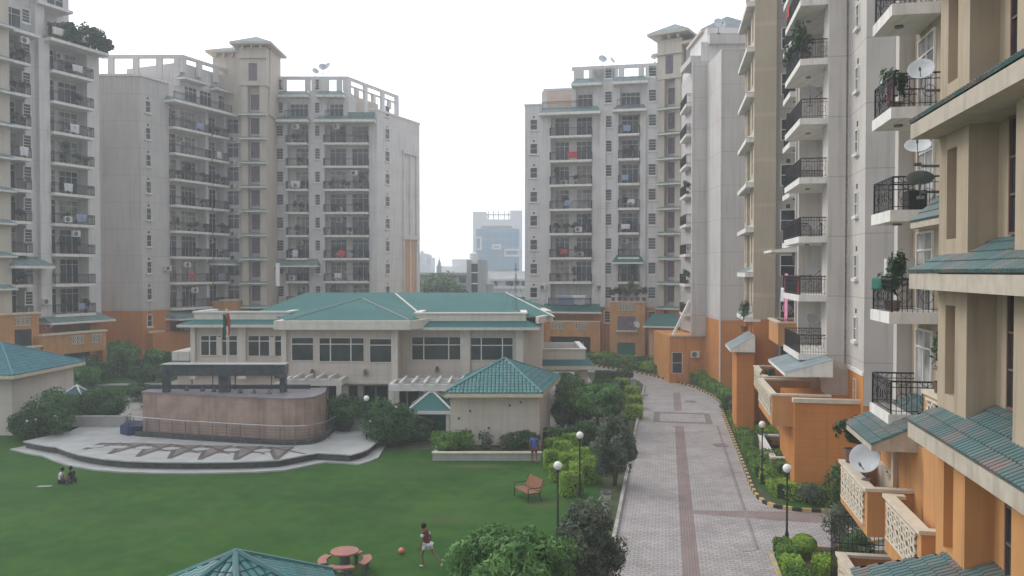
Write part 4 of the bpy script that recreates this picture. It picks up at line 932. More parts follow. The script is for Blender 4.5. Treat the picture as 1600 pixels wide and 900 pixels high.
# ---- big block left of centre ------------------------------------------------
def left_centre_block():
    root = thing('apartment_block', 'large pale apartment block behind clubhouse with yellowish stair tower', 'apartment block', (-34, 106, 0))
    PA = (-41.8,92.5)
    FA = Fr((-50,92.5), PA); FB = Fr(PA, (PA[0]+EX*14, PA[1]+EY*14))
    sx = FB.spx
    w0, w1, n0, n1 = sx(266), sx(323), sx(327), sx(352)
    cC = FB.pt(n1+.35,0)
    YC = 105.2
    planL = [(-50,92.5),PA]+recess(FB,w0,w1,1.3)+recess(FB,n0,n1,1.3)+[cC,(cC[0],YC+.5),(PX(380,YC),YC+.5),(PX(380,YC),112),(-52,112)]
    wall(root,'base_wall',planL,0,6.6,M['orange_tile']); 
    planA = [(-50,92.5),PA,FB.pt(w0,0),FB.pt(w0,-1.29),FB.pt(w0-.5,-12),(-50,104)]
    planM = [FB.pt(w0+.003,-1.3)]+recess(FB,w0+.003,w1,1.3)[1:]+recess(FB,n0,n1,1.3)+[cC,(cC[0],YC+.5),(PX(380,YC),YC+.5),(PX(380,YC),112),(-46,112),FB.pt(w0-.2,-12)]
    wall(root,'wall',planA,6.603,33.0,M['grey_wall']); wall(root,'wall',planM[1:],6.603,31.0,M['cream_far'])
    MB().prism([(-50.1,92.35),(PA[0]+.08,92.35),FB.pt(w0+.1,.15),FB.pt(w0+.1,-.2),(PA[0]-.1,92.75),(-50.1,92.75)],33.003,33.25).build('coping',M['slab'],root)
    for n in range(0,10): win(root,FB,sx(233),LV(n)+1.1,'bullet',.62,1.25,d=.003)
    lv = list(range(2,10))
    balcony_column(root,FB,w0,w1,1.3,.9,lv,[(.0,.38),(.52,.92)],0,'wide column of block left of clubhouse',RR,plants=.35,acs=.6,laundry=.1,dense=(5,3))
    balcony_column(root,FB,n0,n1,1.3,.8,lv,[(.1,.9)],0,'narrow column of block left of clubhouse',RR,plants=.3,acs=.4,laundry=.05,dense=(5,2))
    add_canopy(root,FB,w0-.7,n1+.7,0,1.6,LV(10)-.35,.3,.6); 
    for a_,b_ in ((w0,w1),(n0,n1)): MB().fbox(FB,a_+.006,b_-.003,-1.28,-.003,30.74,30.98).build('roof_slab',M['slab'],root)
    # penthouse and pergola
    Yp = 98.5; PB = (PX(284,Yp),Yp); FP = Fr(PB,(PB[0]+EX*12,PB[1]+EY*12)); FQ = Fr((PX(160,Yp),Yp),PB)
    wall(root,'upper_wall',[FP.pt(.3,-.3),FP.pt(10.2,-.3),FP.pt(10.2,-9),FP.pt(.3,-9)],31.003,36.2,M['cream_far'])
    for s_, w_ in ((1.9,1.9),(4.4,1.9),(7.6,1.9)): win(root,FP,s_,LV(10)+.2,'door',w_,2.2,d=-.295,name='balcony_door')
    o = inst(rail_mesh(9.6,.1),'railing',root,FB,(w0+n1)/2,1.0,LV(10))
    add_canopy(root,FP,-.3,3.8,-.3,1.0,34.0,.25,.5); add_canopy(root,FP,5.0,9.8,-.3,1.0,33.8,.25,.5)
    beamframe(root,FQ,0,FQ.L,0,33.3,37.0,[1.2,4.2,7.0,FQ.L-.4],.4)
    beamframe(root,FP,0.0,10.4,.3,34.9,37.0,[.4,3.0,5.8,8.4,10.0],.35)
    MB().fbox(FQ,.5,FQ.L-.6,-8,-3,33.003,34.8).build('roof_room',M['beige_tower'],root)
    hiproof(root,FQ,1.2,5.6,-8.6,-3.2,35.0,1.1,.3,'teal_far',False)
    # window strip beside the stair tower
    FC = Fr((cC[0],YC+.5),(PX(380,YC),YC+.5))
    for n in range(1,11):
        win(root,FC,FC.spx(366),LV(n)+.75,'plain',1.35,1.75,d=.004); MB().fbox(FC,FC.spx(354),FC.spx(378),.0,.5,LV(n)-.55,LV(n)-.45).build('ledge',M['slab'],root) if n < 11 else None
        if n > 1: ac(FC,FC.spx(366),.02,LV(n)-.28,f"air conditioner under the {ORD[10-n]} window from top, left of yellowish stair tower",'air conditioners left of the yellowish stair tower')
    # stair tower
    T = Fr((PX(380,104.2),104.2),(PX(418,104.2),104.2))
    stair_tower_cam(root,T,0,T.L,41.5,range(1,11),'beige_tower','')
    MB().fbox(T,-1.1,T.L+.25,-5.6,-.8,31,40.0).build('head_wall',M['beige_tower'],root)
    MB().fbox(T,-.3,T.L+.3,.5,.75,37.9,38.2).build('string_course',M['beige_tower'],root)
    hiproof(root,T,-4.2,1.0,-6.5,-1.4,39.3,1.3,.7); MB().fbox(T,-4.2,-1.11,-6.5,-1.4,31,39.0).build('head_wall',M['beige_tower'],root)
    hiproof(root,T,-.2,T.L+.1,-5.0,.5,39.8,1.3,.9)
    # right wing
    YD = 109.0; FD = Fr((PX(418,YD),YD),(PX(590,YD),YD)); sd = FD.spx
    FE = Fr(FD.pt(FD.L,0),(FD.pt(FD.L,0)[0]+EX*12.0,FD.pt(FD.L,0)[1]+EY*12.0))
    se = FE.spx; r0,r1,q0,q1 = sd(450),sd(483),sd(508),sd(577); e1 = se(656)
    core = recess(FD,r0,r1,1.2)+recess(FD,q0,q1,1.3)
    planR = [FD.pt(0,0)]+core+[FD.pt(FD.L,0),FE.pt(e1,0),FE.pt(e1,-8),FD.pt(0,-12)]
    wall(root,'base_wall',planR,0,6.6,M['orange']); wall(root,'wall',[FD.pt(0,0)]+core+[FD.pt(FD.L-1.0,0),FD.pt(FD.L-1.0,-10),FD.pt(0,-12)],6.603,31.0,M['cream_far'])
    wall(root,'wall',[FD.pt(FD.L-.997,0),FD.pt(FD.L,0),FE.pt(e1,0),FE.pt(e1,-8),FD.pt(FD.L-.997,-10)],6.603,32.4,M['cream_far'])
    MB().prism([FD.pt(FD.L-1.05,.1),FD.pt(FD.L+.05,.1),FE.pt(e1+.1,.1),FE.pt(e1+.1,-.3),FE.pt(.2,-.3),FD.pt(FD.L-1.05,-.3)],32.403,32.65).build('coping',M['slab'],root)
    lv = list(range(2,10))
    balcony_column(root,FD,r0,r1,1.2,.9,lv,[(.3,.97)],0,'narrow column right of yellowish stair tower',RR,plants=.4,acs=.6,laundry=.15,dense=(5,4))
    balcony_column(root,FD,q0,q1,1.3,.9,lv,[(.08,.45),(.58,.96)],0,'wide column above the clubhouse roof',RR,plants=.4,acs=.5,laundry=.35,dense=(0,5))
    for n in range(2,12):
        win(root,FD,sd(438.5),LV(n)+1.0,'louvre',.85,1.35,d=.003,name='louvre_window'); win(root,FD,sd(497),LV(n)+1.0,'louvre',.6,1.35,d=.003,name='louvre_window')
        if n < 11:
            win(root,FD,sd(424.5),LV(n)+.75,'plain',.9,1.75,d=.003); MB().fbox(FD,0,.95,.003,.5,LV(n)-.55,LV(n)-.45).build('ledge',M['slab'],root)
            win(root,FE,se(605.5),LV(n)+1.0,'bullet',.95,1.3,d=.003)
            if n > 2: ac(FD,sd(425),.02,LV(n)-.28,f"air conditioner under the {ORD[10-n]} window from top, right of yellowish stair tower",'air conditioners right of the yellowish stair tower')
    for a,b in ((r0-1.1,r1+.35),(q0-1.2,q1+1.0)): add_canopy(root,FD,a,b,0,1.6,LV(10)-.45,.3,.75)
    MB().fbox(FD,q1-2.6,q1+1.0,.9,1.05,LV(10)+.1,LV(10)+.9).build('parapet',M['teal_far'],root)
    add_canopy(root,FD,r0-.9,r1+.3,0,1.3,LV(11)-.2,.3,.75); add_canopy(root,FD,sd(498),sd(541),0,1.3,LV(11)-.2,.3,.75)
    top = [FD.pt(0,-.0)]+recess(FD,r0,r1,1.0)+recess(FD,sd(512),sd(538),1.0)+[FD.pt(sd(547),0),FD.pt(sd(547),-10),FD.pt(0,-10)]
    wall(root,'upper_wall',top,31.003,35.0,M['cream_far'])
    for a_,b_ in ((r0,r1),(sd(512),sd(538))): win(root,FD,(a_+b_)/2,LV(10)+.1,'door',b_-a_-.5,2.2,d=-1.0,name='balcony_door'); inst(rail_mesh(b_-a_,.1),'railing',root,FD,(a_+b_)/2,1.3,LV(10)+.1)
    beamframe(root,FD,sd(430),sd(545),.02,35.003,36.9,[sd(445),sd(482),sd(492),sd(503),sd(511),sd(531),sd(541)],.4)
    FG = Fr(FD.pt(sd(545),0),(FD.pt(sd(545),0)[0]+EX*18,FD.pt(sd(545),0)[1]+EY*18))
    beamframe(root,FG,0,13,0,32.7,36.9,[.4,4.4,8.8,12.7],.35); beamframe(root,FG,0,13,-.1,34.6,35.9,[2.4,6.6,10.8],.15,'roof_rail')
    MB().fbox(FG,3,10,-6,-1.6,31.003,35.2).build('roof_room',M['beige_tower'],root)
    for a_,b_ in ((r0,r1),(q0,q1)): MB().fbox(FD,a_+.003,b_-.003,-1.18,-.003,30.64,30.98).build('roof_slab',M['slab'],root)
    # framed panel on the end face
    p0,p1 = se(630),se(650)
    mb = MB(); mb.fbox(FE,p0-.3,p1+.3,.003,.3,27.6,28.1); mb.fbox(FE,p0-.3,p1+.3,.003,.3,15.6,16.1)
    for k in range(3): s_ = p0+(p1-p0)*k/2; mb.fbox(FE,s_-.13,s_+.13,.003,.2,6.7,15.597); mb.fbox(FE,s_-.13,s_+.13,.003,.2,16.103,27.597)
    mb.build('panel_frame',M['cream_far'],root)
    MB().fbox(FE,p0+.15,p1-.15,.003,.05,6.7,15.5).build('wall_panel',M['panel_orange'],root)
    # lower canopies and terrace
    add_canopy(root,FD,r0-2.2,r1+1.6,0,2.0,LV(4)-1.2,.2,.9); add_canopy(root,FB,w0-.8,n0+.6,0,2.2,LV(2)-1.4,.2,.8); add_canopy(root,FB,n0-.4,n1+1.4,0,1.9,LV(4)-1.0,.2,.8)
    MB().fbox(FB,n0-.2,n1+2.8,.01,2.4,0,7.4).build('terrace_block',M['orange_light'],root); MB().fbox(FB,n0-.3,n1+2.9,1.9,2.5,7.402,7.6).build('coping',M['coping'],root)
    MB().fbox(FB,w0-3.6,w0+3.8,.01,1.0,0,4.0).build('terrace_block',M['orange_tile'],root)
    MB().fbox(FB,w0+.2,w1-1,1.02,1.8,4.2,5.6).build('awning',M['green_net'],root)
    MB().fbox(FB,sx(233)-.2,w0-1,.003,.12,4.02,4.25).build('string_course',M['coping'],root)
    dish(*FD.pt(sd(493),-.2),36.9,.6,'satellite dish left of the pair on the roof frame above clubhouse',sc=1.1); dish(*FD.pt(sd(505),-.2),37.3,.3,'satellite dish in middle of three on roof frame above clubhouse',sc=1.3); dish(*FD.pt(sd(514),-.2),37.5,-.5,'satellite dish right of three on roof frame above clubhouse',sc=1.2)
    ac(FB,w0-.55,.02,LV(3)+1.3,'white air conditioner on wall left of the wide balconies, above orange base',None)
left_centre_block()
# ---- block right of the gap ------------------------------------------------
def right_far_block():
    root = thing('apartment_block', 'tall pale apartment block right of gap with orange lower floors', 'apartment block', (12, 103, 0))
    P0 = (PX(820,104.5),104.5); F = Fr(P0,(P0[0]+10,P0[1]-2)); sx = F.spx
    b0,b1,c0,c1,eR = sx(860),sx(925),sx(966),sx(999),sx(1030)
    core = recess(F,b0,b1,1.3)+recess(F,c0,c1,1.3)
    plan = [F.pt(0,0)]+core+[F.pt(eR,0),F.pt(eR,-9),F.pt(0,-14)]
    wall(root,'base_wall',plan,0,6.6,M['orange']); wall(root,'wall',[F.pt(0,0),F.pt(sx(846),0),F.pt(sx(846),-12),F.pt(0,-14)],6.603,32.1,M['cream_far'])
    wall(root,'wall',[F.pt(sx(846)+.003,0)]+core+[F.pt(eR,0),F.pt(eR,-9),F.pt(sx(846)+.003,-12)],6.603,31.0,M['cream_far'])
    MB().fbox(F,-.1,sx(846),-.3,.1,32.103,32.3).build('coping',M['slab'],root)
    lv = list(range(3,10))
    balcony_column(root,F,b0,b1,1.3,.9,lv,[(.08,.42),(.6,.97)],0,'wide column of block right of gap',RR,plants=.35,acs=.4,laundry=.3,dense=(1,2))
    balcony_column(root,F,c0,c1,1.3,.9,lv,[(.12,.92)],0,'narrow column of block right of gap',RR,plants=.4,acs=.3,laundry=.1,dense=(2,))
    for n in range(1,12):
        if n < 10: win(root,F,sx(834),LV(n)+1.0,'bullet',.85,1.25,d=.003)
        win(root,F,sx(950),LV(n)+1.0,'louvre',.8,1.35,d=.003,name='louvre_window'); win(root,F,sx(1018.5),LV(n)+1.0,'louvre',.85,1.35,d=.003,name='louvre_window')
    # piers
    for px in (942,1004,): MB().fbox(F,sx(px)-.35,sx(px)+.35,.003,.35,6.61,31).build('pier',M['cream_far'],root)
    add_canopy(root,F,sx(844),sx(939),0,1.6,LV(10)-.55,.3,.9); add_canopy(root,F,sx(958),sx(1010),0,1.6,LV(10)-.45,.3,.8)
    add_canopy(root,F,sx(894),sx(941),0,1.5,LV(11)-.1,.3,.9); add_canopy(root,F,sx(958),sx(1012),0,1.5,LV(11)-.1,.3,.9)
    top = [F.pt(sx(893),0)]+recess(F,sx(900),sx(926),1.0)+recess(F,sx(968),sx(1000),1.0)+[F.pt(eR,0),F.pt(eR,-9),F.pt(sx(893),-9)]
    wall(root,'upper_wall',top,31.003,34.9,M['cream_far'])
    for a,b in ((900,926),(968,1000)): win(root,F,(sx(a)+sx(b))/2,LV(10)+.2,'door',sx(b)-sx(a)-.3,2.1,d=-1.0,name='balcony_door')
    inst(rail_mesh(sx(925)-sx(850),.1),'railing',root,F,(sx(850)+sx(925))/2,1.4,LV(10)+.1); inst(rail_mesh(2.8,.1),'railing',root,F,sx(982),1.4,LV(10)+.1)
    beamframe(root,F,sx(893),sx(1032),.02,34.903,36.7,[sx(900),sx(907),sx(924),sx(933),sx(942),sx(960),sx(970),sx(1001),sx(1012),sx(1028)],.4)
    MB().fbox(F,sx(925),sx(960),-.2,.015,34.95,36.3).build('parapet',M['cream_far'],root)
    MB().fbox(F,sx(850),sx(893)-.01,-6,-2.5,31.003,34.4).build('roof_room',M['pinkish'],root); beamframe(root,F,sx(848),sx(893),-.3,31.003,34.2,[sx(850)],.3)
    for a_,b_ in ((b0,b1),(c0,c1)): MB().fbox(F,a_+.003,b_-.003,-1.28,-.003,30.54,30.98).build('roof_slab',M['slab'],root)
    # stair tower, turned
    q0 = F.pt(eR,0); T = Fr(q0,(q0[0]+10*.853,q0[1]-10*.522)); tl = T.spx(1064)
    stair_tower_cam(root,T,.0,tl,41.5,range(2,11),'beige_tower','')
    MB().fbox(T,-.4,tl+.3,.5,.75,37.4,37.7).build('string_course',M['beige_tower'],root)
    MB().fbox(T,tl+.31,tl+5.2,-5.5,-.5,31,38.4).build('head_wall',M['cream_far'],root); hiproof(root,T,-.2,tl+.4,-5,.6,40.0,1.5,.9); hiproof(root,T,tl+1.0,tl+6.0,-5.5,.0,38.7,1.6,.8,'slate_far',False)
    pe = T.pt(tl,-.6)
    # recess side with its balconies, then the grey end walls
    x1 = 18.7; FS = Fr((19.6,94.5),(18.5,80.6)); 
    wall(root,'side_wall',[(19.6,94.6),(18.5,80.6),(24,80.6),(26,95)],4.6,33.5,M['cream_far'])
    for n in range(2,10):
        z = LV(n); s_ = 9.0; sm = MB(); sm.box(-2.4,2.4,-1.1,0,-.28,0)
        if n == 2: sb = sm.mesh('balcony',M['slab']); rb = rail_mesh(4.8,1.1)
        o = inst(sb,'balcony',root,FS,s_,0,z); child(rb,'railing',o); win(root,FS,s_,z+.05,'door',1.9,2.2,d=.003,name='balcony_door')
        pos = ORD[9-n]
        if n in (4,8): p = FS.pt(s_+1.6,.8); dish(p[0],p[1],z+.001,2.2,f'satellite dish on {pos} balcony from top beside grey end wall')
        if n in (2,7): ac(FS,s_-1,.02,z+1.6,f'air conditioner above the {pos} side balcony by grey end wall',None)
        if n in (3,6): p = FS.pt(s_+1.2,.8); pot(*p,z,f'leafy pot plant on {pos} side balcony by grey end wall','balcony plants',1,1.3)
    wall(root,'end_wall',[(17.6,80.3),(21.2,80.3),(21.2,90),(18.55,90),(18.5,80.6),(17.6,80.6)],4.75,31.6,M['grey_wall'])
    wall(root,'end_wall',[(19.0,74.6),(24.5,74.6),(26,80.2),(19.0,80.2)],6.6,31.2,M['grey_wall'])
    wall(root,'end_base',[(19.0,74.6),(24.5,74.6),(26,80.2),(19.0,80.2)],0,6.597,M['orange_tile'])
    wall(root,'end_base',[(15.6,81.0),(18.99,81.0),(18.99,80.3),(19,80.3),(19,90),(15.6,90)],0,4.6,M['orange'])
    MB().box(15.5,19,80.85,81.2,4.602,4.75).build('coping',M['coping'],root)
    MB().prism([(16.0,82.8),(18.4,82.8),(18.4,83.1),(16.0,83.1)],4.75,4.8).build('terrace_kerb',M['slab'],root)
    mb = MB(); mb.add([(15.9,81.1,4.76),(15.9,81.5,4.76),(17.55,81.1,8.2),(17.55,81.5,8.2),(16.1,81.1,4.76),(16.1,81.5,4.76),(17.55,81.1,7.7),(17.55,81.5,7.7)],[(0,2,6,4),(0,1,3,2),(4,6,7,5),(1,5,7,3)]); mb.build('raking_wall',M['slab'],root)
    MB().cyl((18.93,74.5,0),(18.93,74.5,31),.07).build('drain_pipe',M['white'],root); MB().cyl((21.6,74.5,0),(21.6,74.5,31),.06).build('drain_pipe',M['white'],root)
    MB().box(17.5,19.0,80.7,85.5,31.61,32.2).build('roof_parapet',M['grey_wall'],root); MB().box(19.9,25,84,92,31.3,35.9).build('upper_wall',M['cream_far'],root)
    MB().box(19.2,23.0,80,81,33.2,34.2).build('roof_parapet',M['grey_wall'],root)
    FR = Fr((20.2,86),(25,86)); hiproof(root,FR,0,6,-6,0,36.2,2.4,.6,'slate_far',False)
    dish(19.6,78.2,33.6,.2,'satellite dish on roof wall above the grey end wall',sc=1.4)
    # window + ac on orange base
    FB2 = Fr((15.6,81.0),(18.99,81.0)); win(root,FB2,.75,1.0,'grid',.95,2.0,d=.003)
    ac(FB2,2.5,.02,2.55,'white air conditioner on orange wall near the road bend',None)
    # orange front volumes
    def vol(px0,px1,d,z0,z1,m='orange_light'):
        return MB().fbox(F,sx(px0,d),sx(px1,d),.02,d,z0,z1).build('terrace_block',M[m],root)
    vol(953,1008,2.4,0,7.3); MB().fbox(F,sx(952,2.4),sx(1009,2.4),1.9,2.5,7.302,7.45).build('coping',M['coping'],root)
    mb = MB(); grille(mb,F,sx(967,2.4),sx(992,2.4),6.35,7.1,2.46,.42,.045); mb.build('pierced_screen',M['coping'],root); MB().fbox(F,sx(967,2.4),sx(992,2.4),2.403,2.42,6.35,7.1).build('screen_recess',M['dark'],root)
    for z0,z1,m_ in ((3.9,5.6,'purple'),(.9,2.4,'green_net')): MB().fbox(F,sx(965,2.4),sx(993,2.4),2.403,2.43,z0,z1).build('opening',M[m_],root); MB().fbox(F,sx(963,2.4),sx(996,2.4),2.41,2.75,z0-.2,z0-.003).build('sill',M['coping'],root)
    vol(855,923,2.0,3.0,4.8); MB().fbox(F,sx(854,2.0),sx(938,2.0),1.6,2.1,4.802,4.95).build('coping',M['coping'],root); vol(923,938,2.0,0,4.797)
    for a,b in ((861,882),(899,918)): mb = MB(); grille(mb,F,sx(a,2.0),sx(b,2.0),3.95,4.65,2.06,.42,.045); mb.build('pierced_screen',M['coping'],root); MB().fbox(F,sx(a,2),sx(b,2),2.003,2.02,3.95,4.65).build('screen_recess',M['dark'],root)
    MB().fbox(F,sx(862,1.0),sx(921,1.0),.03,.9,0.1,2.9).build('opening',M['dark'],root); MB().fbox(F,sx(864,1.3),sx(912,1.3),.95,1.1,1.6,2.2).build('seat_ledge',M['concrete'],root)
    add_canopy(root,F,sx(842,1.8),sx(940,1.8),0,1.8,LV(2)-.9,.2,.95,M['teal_metal']); add_canopy(root,F,sx(956,1.5),sx(1006,1.5),0,1.7,LV(4)-.85,.2,.9,M['teal_metal'])
    o = inst(rail_mesh(b1-b0,.9),'railing',root,F,(b0+b1)/2,1.0,LV(2)-.0)
    cloth(F,sx(884,1.8),1.75,LV(2)+1.35,2.1,1.35,M['bluefade'],'large pale blue sheet on lowest wide balcony of block right of gap',seed=3); cloth(F,sx(905,1.8),1.78,LV(2)+1.35,1.7,1.2,M['whitecloth'],'large whitish sheet on lowest wide balcony of block right of gap',seed=4)
    for i in range(6): p = F.pt(sx(958,2.0)+i*.75,2.1); pot(*p,7.46,f"{['leftmost','second','third','fourth','fifth','rightmost'][i]} of six bushy plants on orange bay parapet, right block",'plants on the orange bay parapet',i%4,1.5,i)
    ac(F,b0-.9,.02,LV(2)+2.0,'air conditioner left of the lowest wide balcony right of gap',None); ac(F,b1+1.0,.02,LV(2)+2.0,'air conditioner right of the lowest wide balcony right of gap',None)
    dish(*F.pt(sx(994,2.5),2.7),4.0,.4,'satellite dish on the sill of the orange bay')
    # entrance porch
    FE_ = Fr((PX(1014,96.5),96.5),(PX(1050,95.5),95.5)); L_ = FE_.L
    MB().fbox(FE_,0,L_,-4,-.0,0,4.5).build('porch_wall',M['panel_orange'],root); mb = MB()
    for k in range(4): s_ = L_*(.24+.17*k); mb.fbox(FE_,s_-.09,s_+.09,.003,.02,2.6,4.2)
    mb.build('slot',M['orange'],root); MB().fbox(FE_,L_*.3,L_*.8,.003,.03,0,1.9).cyl((*FE_.pt(L_*.55,0),1.9),(*FE_.pt(L_*.55,.031),1.9),L_*.25,None,20).build('arched_door',M['coping'],root)
    mb = MB(); canopy_geo(mb,FE_,-.5,L_+.6,-2.5,.9,4.5,.2,1.3); mb.build('porch_roof',[M['teal_metal'],M['slab']],root)
    dish(*F.pt(sx(940),-.2),36.7,.2,'satellite dish at left of roof frame right of gap',sc=1.3); dish(*F.pt(sx(954),-.2),36.7,.9,'satellite dish at middle of roof frame right of gap',sc=1.0); dish(*F.pt(sx(1022),-.2),36.8,-.3,'satellite dish at right end of roof frame beside stair tower',sc=1.1)
right_far_block()
# ------------------------------------------------------------------ blocks along the right of the road
def rface(uf, un, v): return Fr(WUV(uf,v), WUV(un,v))
def cface(u, v0, v1): return Fr(WUV(u,v0), WUV(u,v1))
def wp(*uv): return [WUV(u,v) for u, v in uv]
def wbox(mb, u0, u1, v0, v1, z0, z1): return mb.prism(wp((u0,v0),(u1,v0),(u1,v1),(u0,v1)), z0, z1)
def stair_tower_road(root, uf, un, vf, z_or, ztop, levels, mA, mB_, near, du=.14, tilem=None):
    """road side of a stair tower: pier with slit niche, recess with tall window, second pier with niche; eaves at every storey"""
    L = uf-un; a, b = .27, .615
    ua, ub = uf-L*a, uf-L*b; vr = vf+.5
    n0a, n0b = uf-L*a*.62, uf-L*a*.28; n1a, n1b = ub-(ub-un)*.70, ub-(ub-un)*.34
    def plan(niche):
        p = [(uf,vf)]
        if niche: p += [(n0b,vf),(n0b,vf+.3),(n0a,vf+.3),(n0a,vf)]
        p += [(ua,vf),(ua,vr),(ub,vr),(ub,vf)]
        if niche: p += [(n1b,vf),(n1b,vf+.3),(n1a,vf+.3),(n1a,vf)]
        return wp(*(p+[(un,vf),(un,vf+8),(uf,vf+8)]))
    z = 0; cuts = []
    for n in levels: cuts.append((LV(n)-1.2, LV(n)+.55))
    mbs = {True: MB(), False: MB()}
    segs = []; zc = 0
    for z0, z1 in cuts: segs += [(zc, z0, False), (z0, z1, True)]; zc = z1
    segs.append((zc, ztop, False))
    for z0, z1, nc in segs:
        for q0, q1, up in ((z0, min(z1,z_or), False), (max(z0,z_or), z1, True)):
            if q1-q0 > .01: mbs[up].prism(plan(nc), q0, q1, True, True)
    mbs[False].build('tower_base_wall', M[mB_], root); mbs[True].build('tower_wall', M[mA], root)
    FR_ = rface(ua, ub, vr); wd = (ua-ub)
    for n in levels:
        if n == levels[0]: continue
        s = wd*.52; f = MB(); 
        win(root, FR_, s, LV(n)-1.15, 'slot', wd*.40, 1.95, d=.003, name='stair_window')
    ve = vf-.52; FE = rface(uf+.35, un-.35, vf)
    for k, n in enumerate(levels):
        z0 = LV(n)+.86 if True else 0
        far_, nr_ = (uf+.12, un-.25 if near else un-.03); d0 = vr+.0
        zE, zW = z0+.32, z0+.32+.57*(vr-ve)
        low = (k == 0 and near)
        if low: ve_, zE_, zW_ = vf-1.6, z0+.32-.15, z0+.32+.75
        else: ve_, zE_, zW_ = ve, zE, zW
        mb = MB(); wbox(mb, far_, nr_, ve_, vr-.01, zE_-.32, zE_-.02); o = mb.build('eave_slab', M['fascia_near' if near else 'slab'], root)
        A_, B_, C_, D_ = (*WUV(far_,ve_),zE_), (*WUV(nr_,ve_),zE_), (*WUV(nr_+(0 if near else .55),vr-.005),zW_), (*WUV(far_-(vr-ve_)*.45,vr-.005),zW_)
        mb = MB()
        if near: tiled(mb, [A_,B_,C_,D_], du, .33, .05); tiled(mb, [(*WUV(far_,vr-.005),zE_),A_,D_], du, .33, .05)
        else: mb.poly([A_,B_,C_,D_]); mb.poly([(*WUV(far_,vr-.005),zE_),A_,D_])
        MB().poly([B_,(*WUV(nr_,vr-.005),zE_),C_]).build('roof_end', M['slab'], o, uv=False)
        mb.build('tiled_roof', tilem or M['tile_worn'], o, uv=False)
    return (ua, ub, vr)
def hipcanopy(root, uf, un, ve, vw, z, rise, m, near=True):
    """canopy under a balcony: one slope towards the road and a plastered side facing along the road"""
    mb = MB(); wbox(mb, uf, un, ve, vw, z-.16, z-.004); o = mb.build('canopy_slab', M['fascia_near' if near else 'slab'], root)
    A_, B_ = (*WUV(uf,ve),z), (*WUV(un,ve),z); C_, D_ = (*WUV(un,vw),z+rise), (*WUV(uf,vw),z+rise)
    mb = MB()
    if near: tiled(mb,[A_,B_,C_,D_],.15,.32,.045)
    else: mb.poly([A_,B_,C_,D_])
    mb.build('canopy_roof', m, o, uv=False)
    for u in (un, uf-.06): MB().add([(*WUV(u+.03,ve),z-.003),(*WUV(u+.03,vw),z-.003),(*WUV(u+.03,vw),z+rise-.02),(*WUV(u+.09,ve),z-.003),(*WUV(u+.09,vw),z-.003),(*WUV(u+.09,vw),z+rise-.02)],[(0,1,2),(5,4,3),(0,2,5,3)]).build('gable_side', M['fascia_near' if near else 'slab'], o)
    return o
def side_balcony(root, uf, un, vf, vw, z, fancy=True, th=.32, rail=True, step=.13):
    """slab with railing on three sides, in road coordinates"""
    mb = MB(); wbox(mb, uf, un, vf, vw, z-th, z); o = mb.build('balcony', M['slab'], root)
    F = rface(uf, un, vf); 
    if rail:
        key = ('rb', round(uf-un,2), round(vw-vf,2), fancy)
        if key not in CACHE: CACHE[key] = rail_mesh(uf-un, vw-vf-.03, .98, step, .014, fancy)
        # the railing mesh stands in front of its wall line
        Fw = rface(uf, un, vw); r = bpy.data.objects.new('railing', CACHE[key]); C.objects.link(r); p = Fw.pt((uf-un)/2, .0); w = worldloc(root)
        r.location = (p[0]-w.x, p[1]-w.y, z); r.rotation_euler = (0,0,Fw.a); r.parent = o
    MB().cyl((*WUV((uf+un)/2,(vf+vw)/2-.2),z-th-.06),(*WUV((uf+un)/2,(vf+vw)/2-.2),z-th-.001),.13,None,12).build('ceiling_lamp',M['iron_grey'],o)
    return o
def parapet_box(root, uf, un, vf, vw, z0, z1, gr=True, inner='orange', mm='orange_light', cap='coping', cell=.48, floor=True):
    """projecting terrace: solid lower walls, coping and pierced screen on the road side"""
    mb = MB(); t = .16
    wbox(mb, uf, un, vf, vf+t, z0, z1); wbox(mb, un+t, un, vf+t+.001, vw, z0, z1-.002); wbox(mb, uf, uf-t, vf+t+.001, vw, z0, z1-.002); 
    if floor: wbox(mb, uf-t-.001, un+t+.001, vf+t+.001, vw, z0+.02, z0+.2)
    o = mb.build('terrace_box', M[mm], root)
    c = MB(); wbox(c, uf+.05, un-.05, vf-.07, vf+t+.07, z1+.002, z1+.1); wbox(c, un+t+.05, un-.05, vf+t+.072, vw, z1+.002, z1+.098); wbox(c, uf+.05, uf-t-.05, vf+t+.072, vw, z1+.002, z1+.098); c.build('coping', M[cap], o)
    if gr:
        F = rface(uf, un, vf); g = MB(); s0, s1 = .35, uf-un-.35; grille(g, F, s0, s1, z1-1.0, z1-.12, .05, cell*1.15, .042); g.build('pierced_screen', M['coping'], o)
        MB().fbox(F, s0, s1, .002, .008, z1-1.0, z1-.12).build('screen_recess', M['iron_grey'], o)
    return o

# --- second block (about 40 to 62 m away) ---
r2 = thing('apartment_block', 'tall cream apartment block beyond nearest one, blank end walls, beside the road', 'apartment block', (*WUV(50,12), 0))
uN, uS = 57.6, 64.2
a2 = stair_tower_road(r2, 64.2, 57.6, 5.75, 7.75, 41, list(range(2,11)), 'beige', 'orange_tile', False, tilem=M['teal_far'])
body = wp((57.597,7.2),(57.597,8.8),(45.6,8.8),(45.6,8.05),(44.1,8.05),(44.1,9.1),(40.8,9.1),(40.8,20),(57.597,20))
wall(r2,'base_wall',body,0,4.7,M['orange_tile']); wall(r2,'wall',body,4.703,38,M['cream']); MB().fbox(rface(44.1,40.8,9.1),0,3.3,.001,.02,4.2,6.1).build('base_wall',M['orange'],r2)
MB().prism(wp((57.59,5.76),(57.59,7.19),(57.55,7.19),(57.55,5.76)),7.8,38).build('corner_strip',M['beige'],r2)
wbox(MB(),44.16,40.75,9.03,9.099,6.1,6.3).build('string_course',M['slab'],r2)
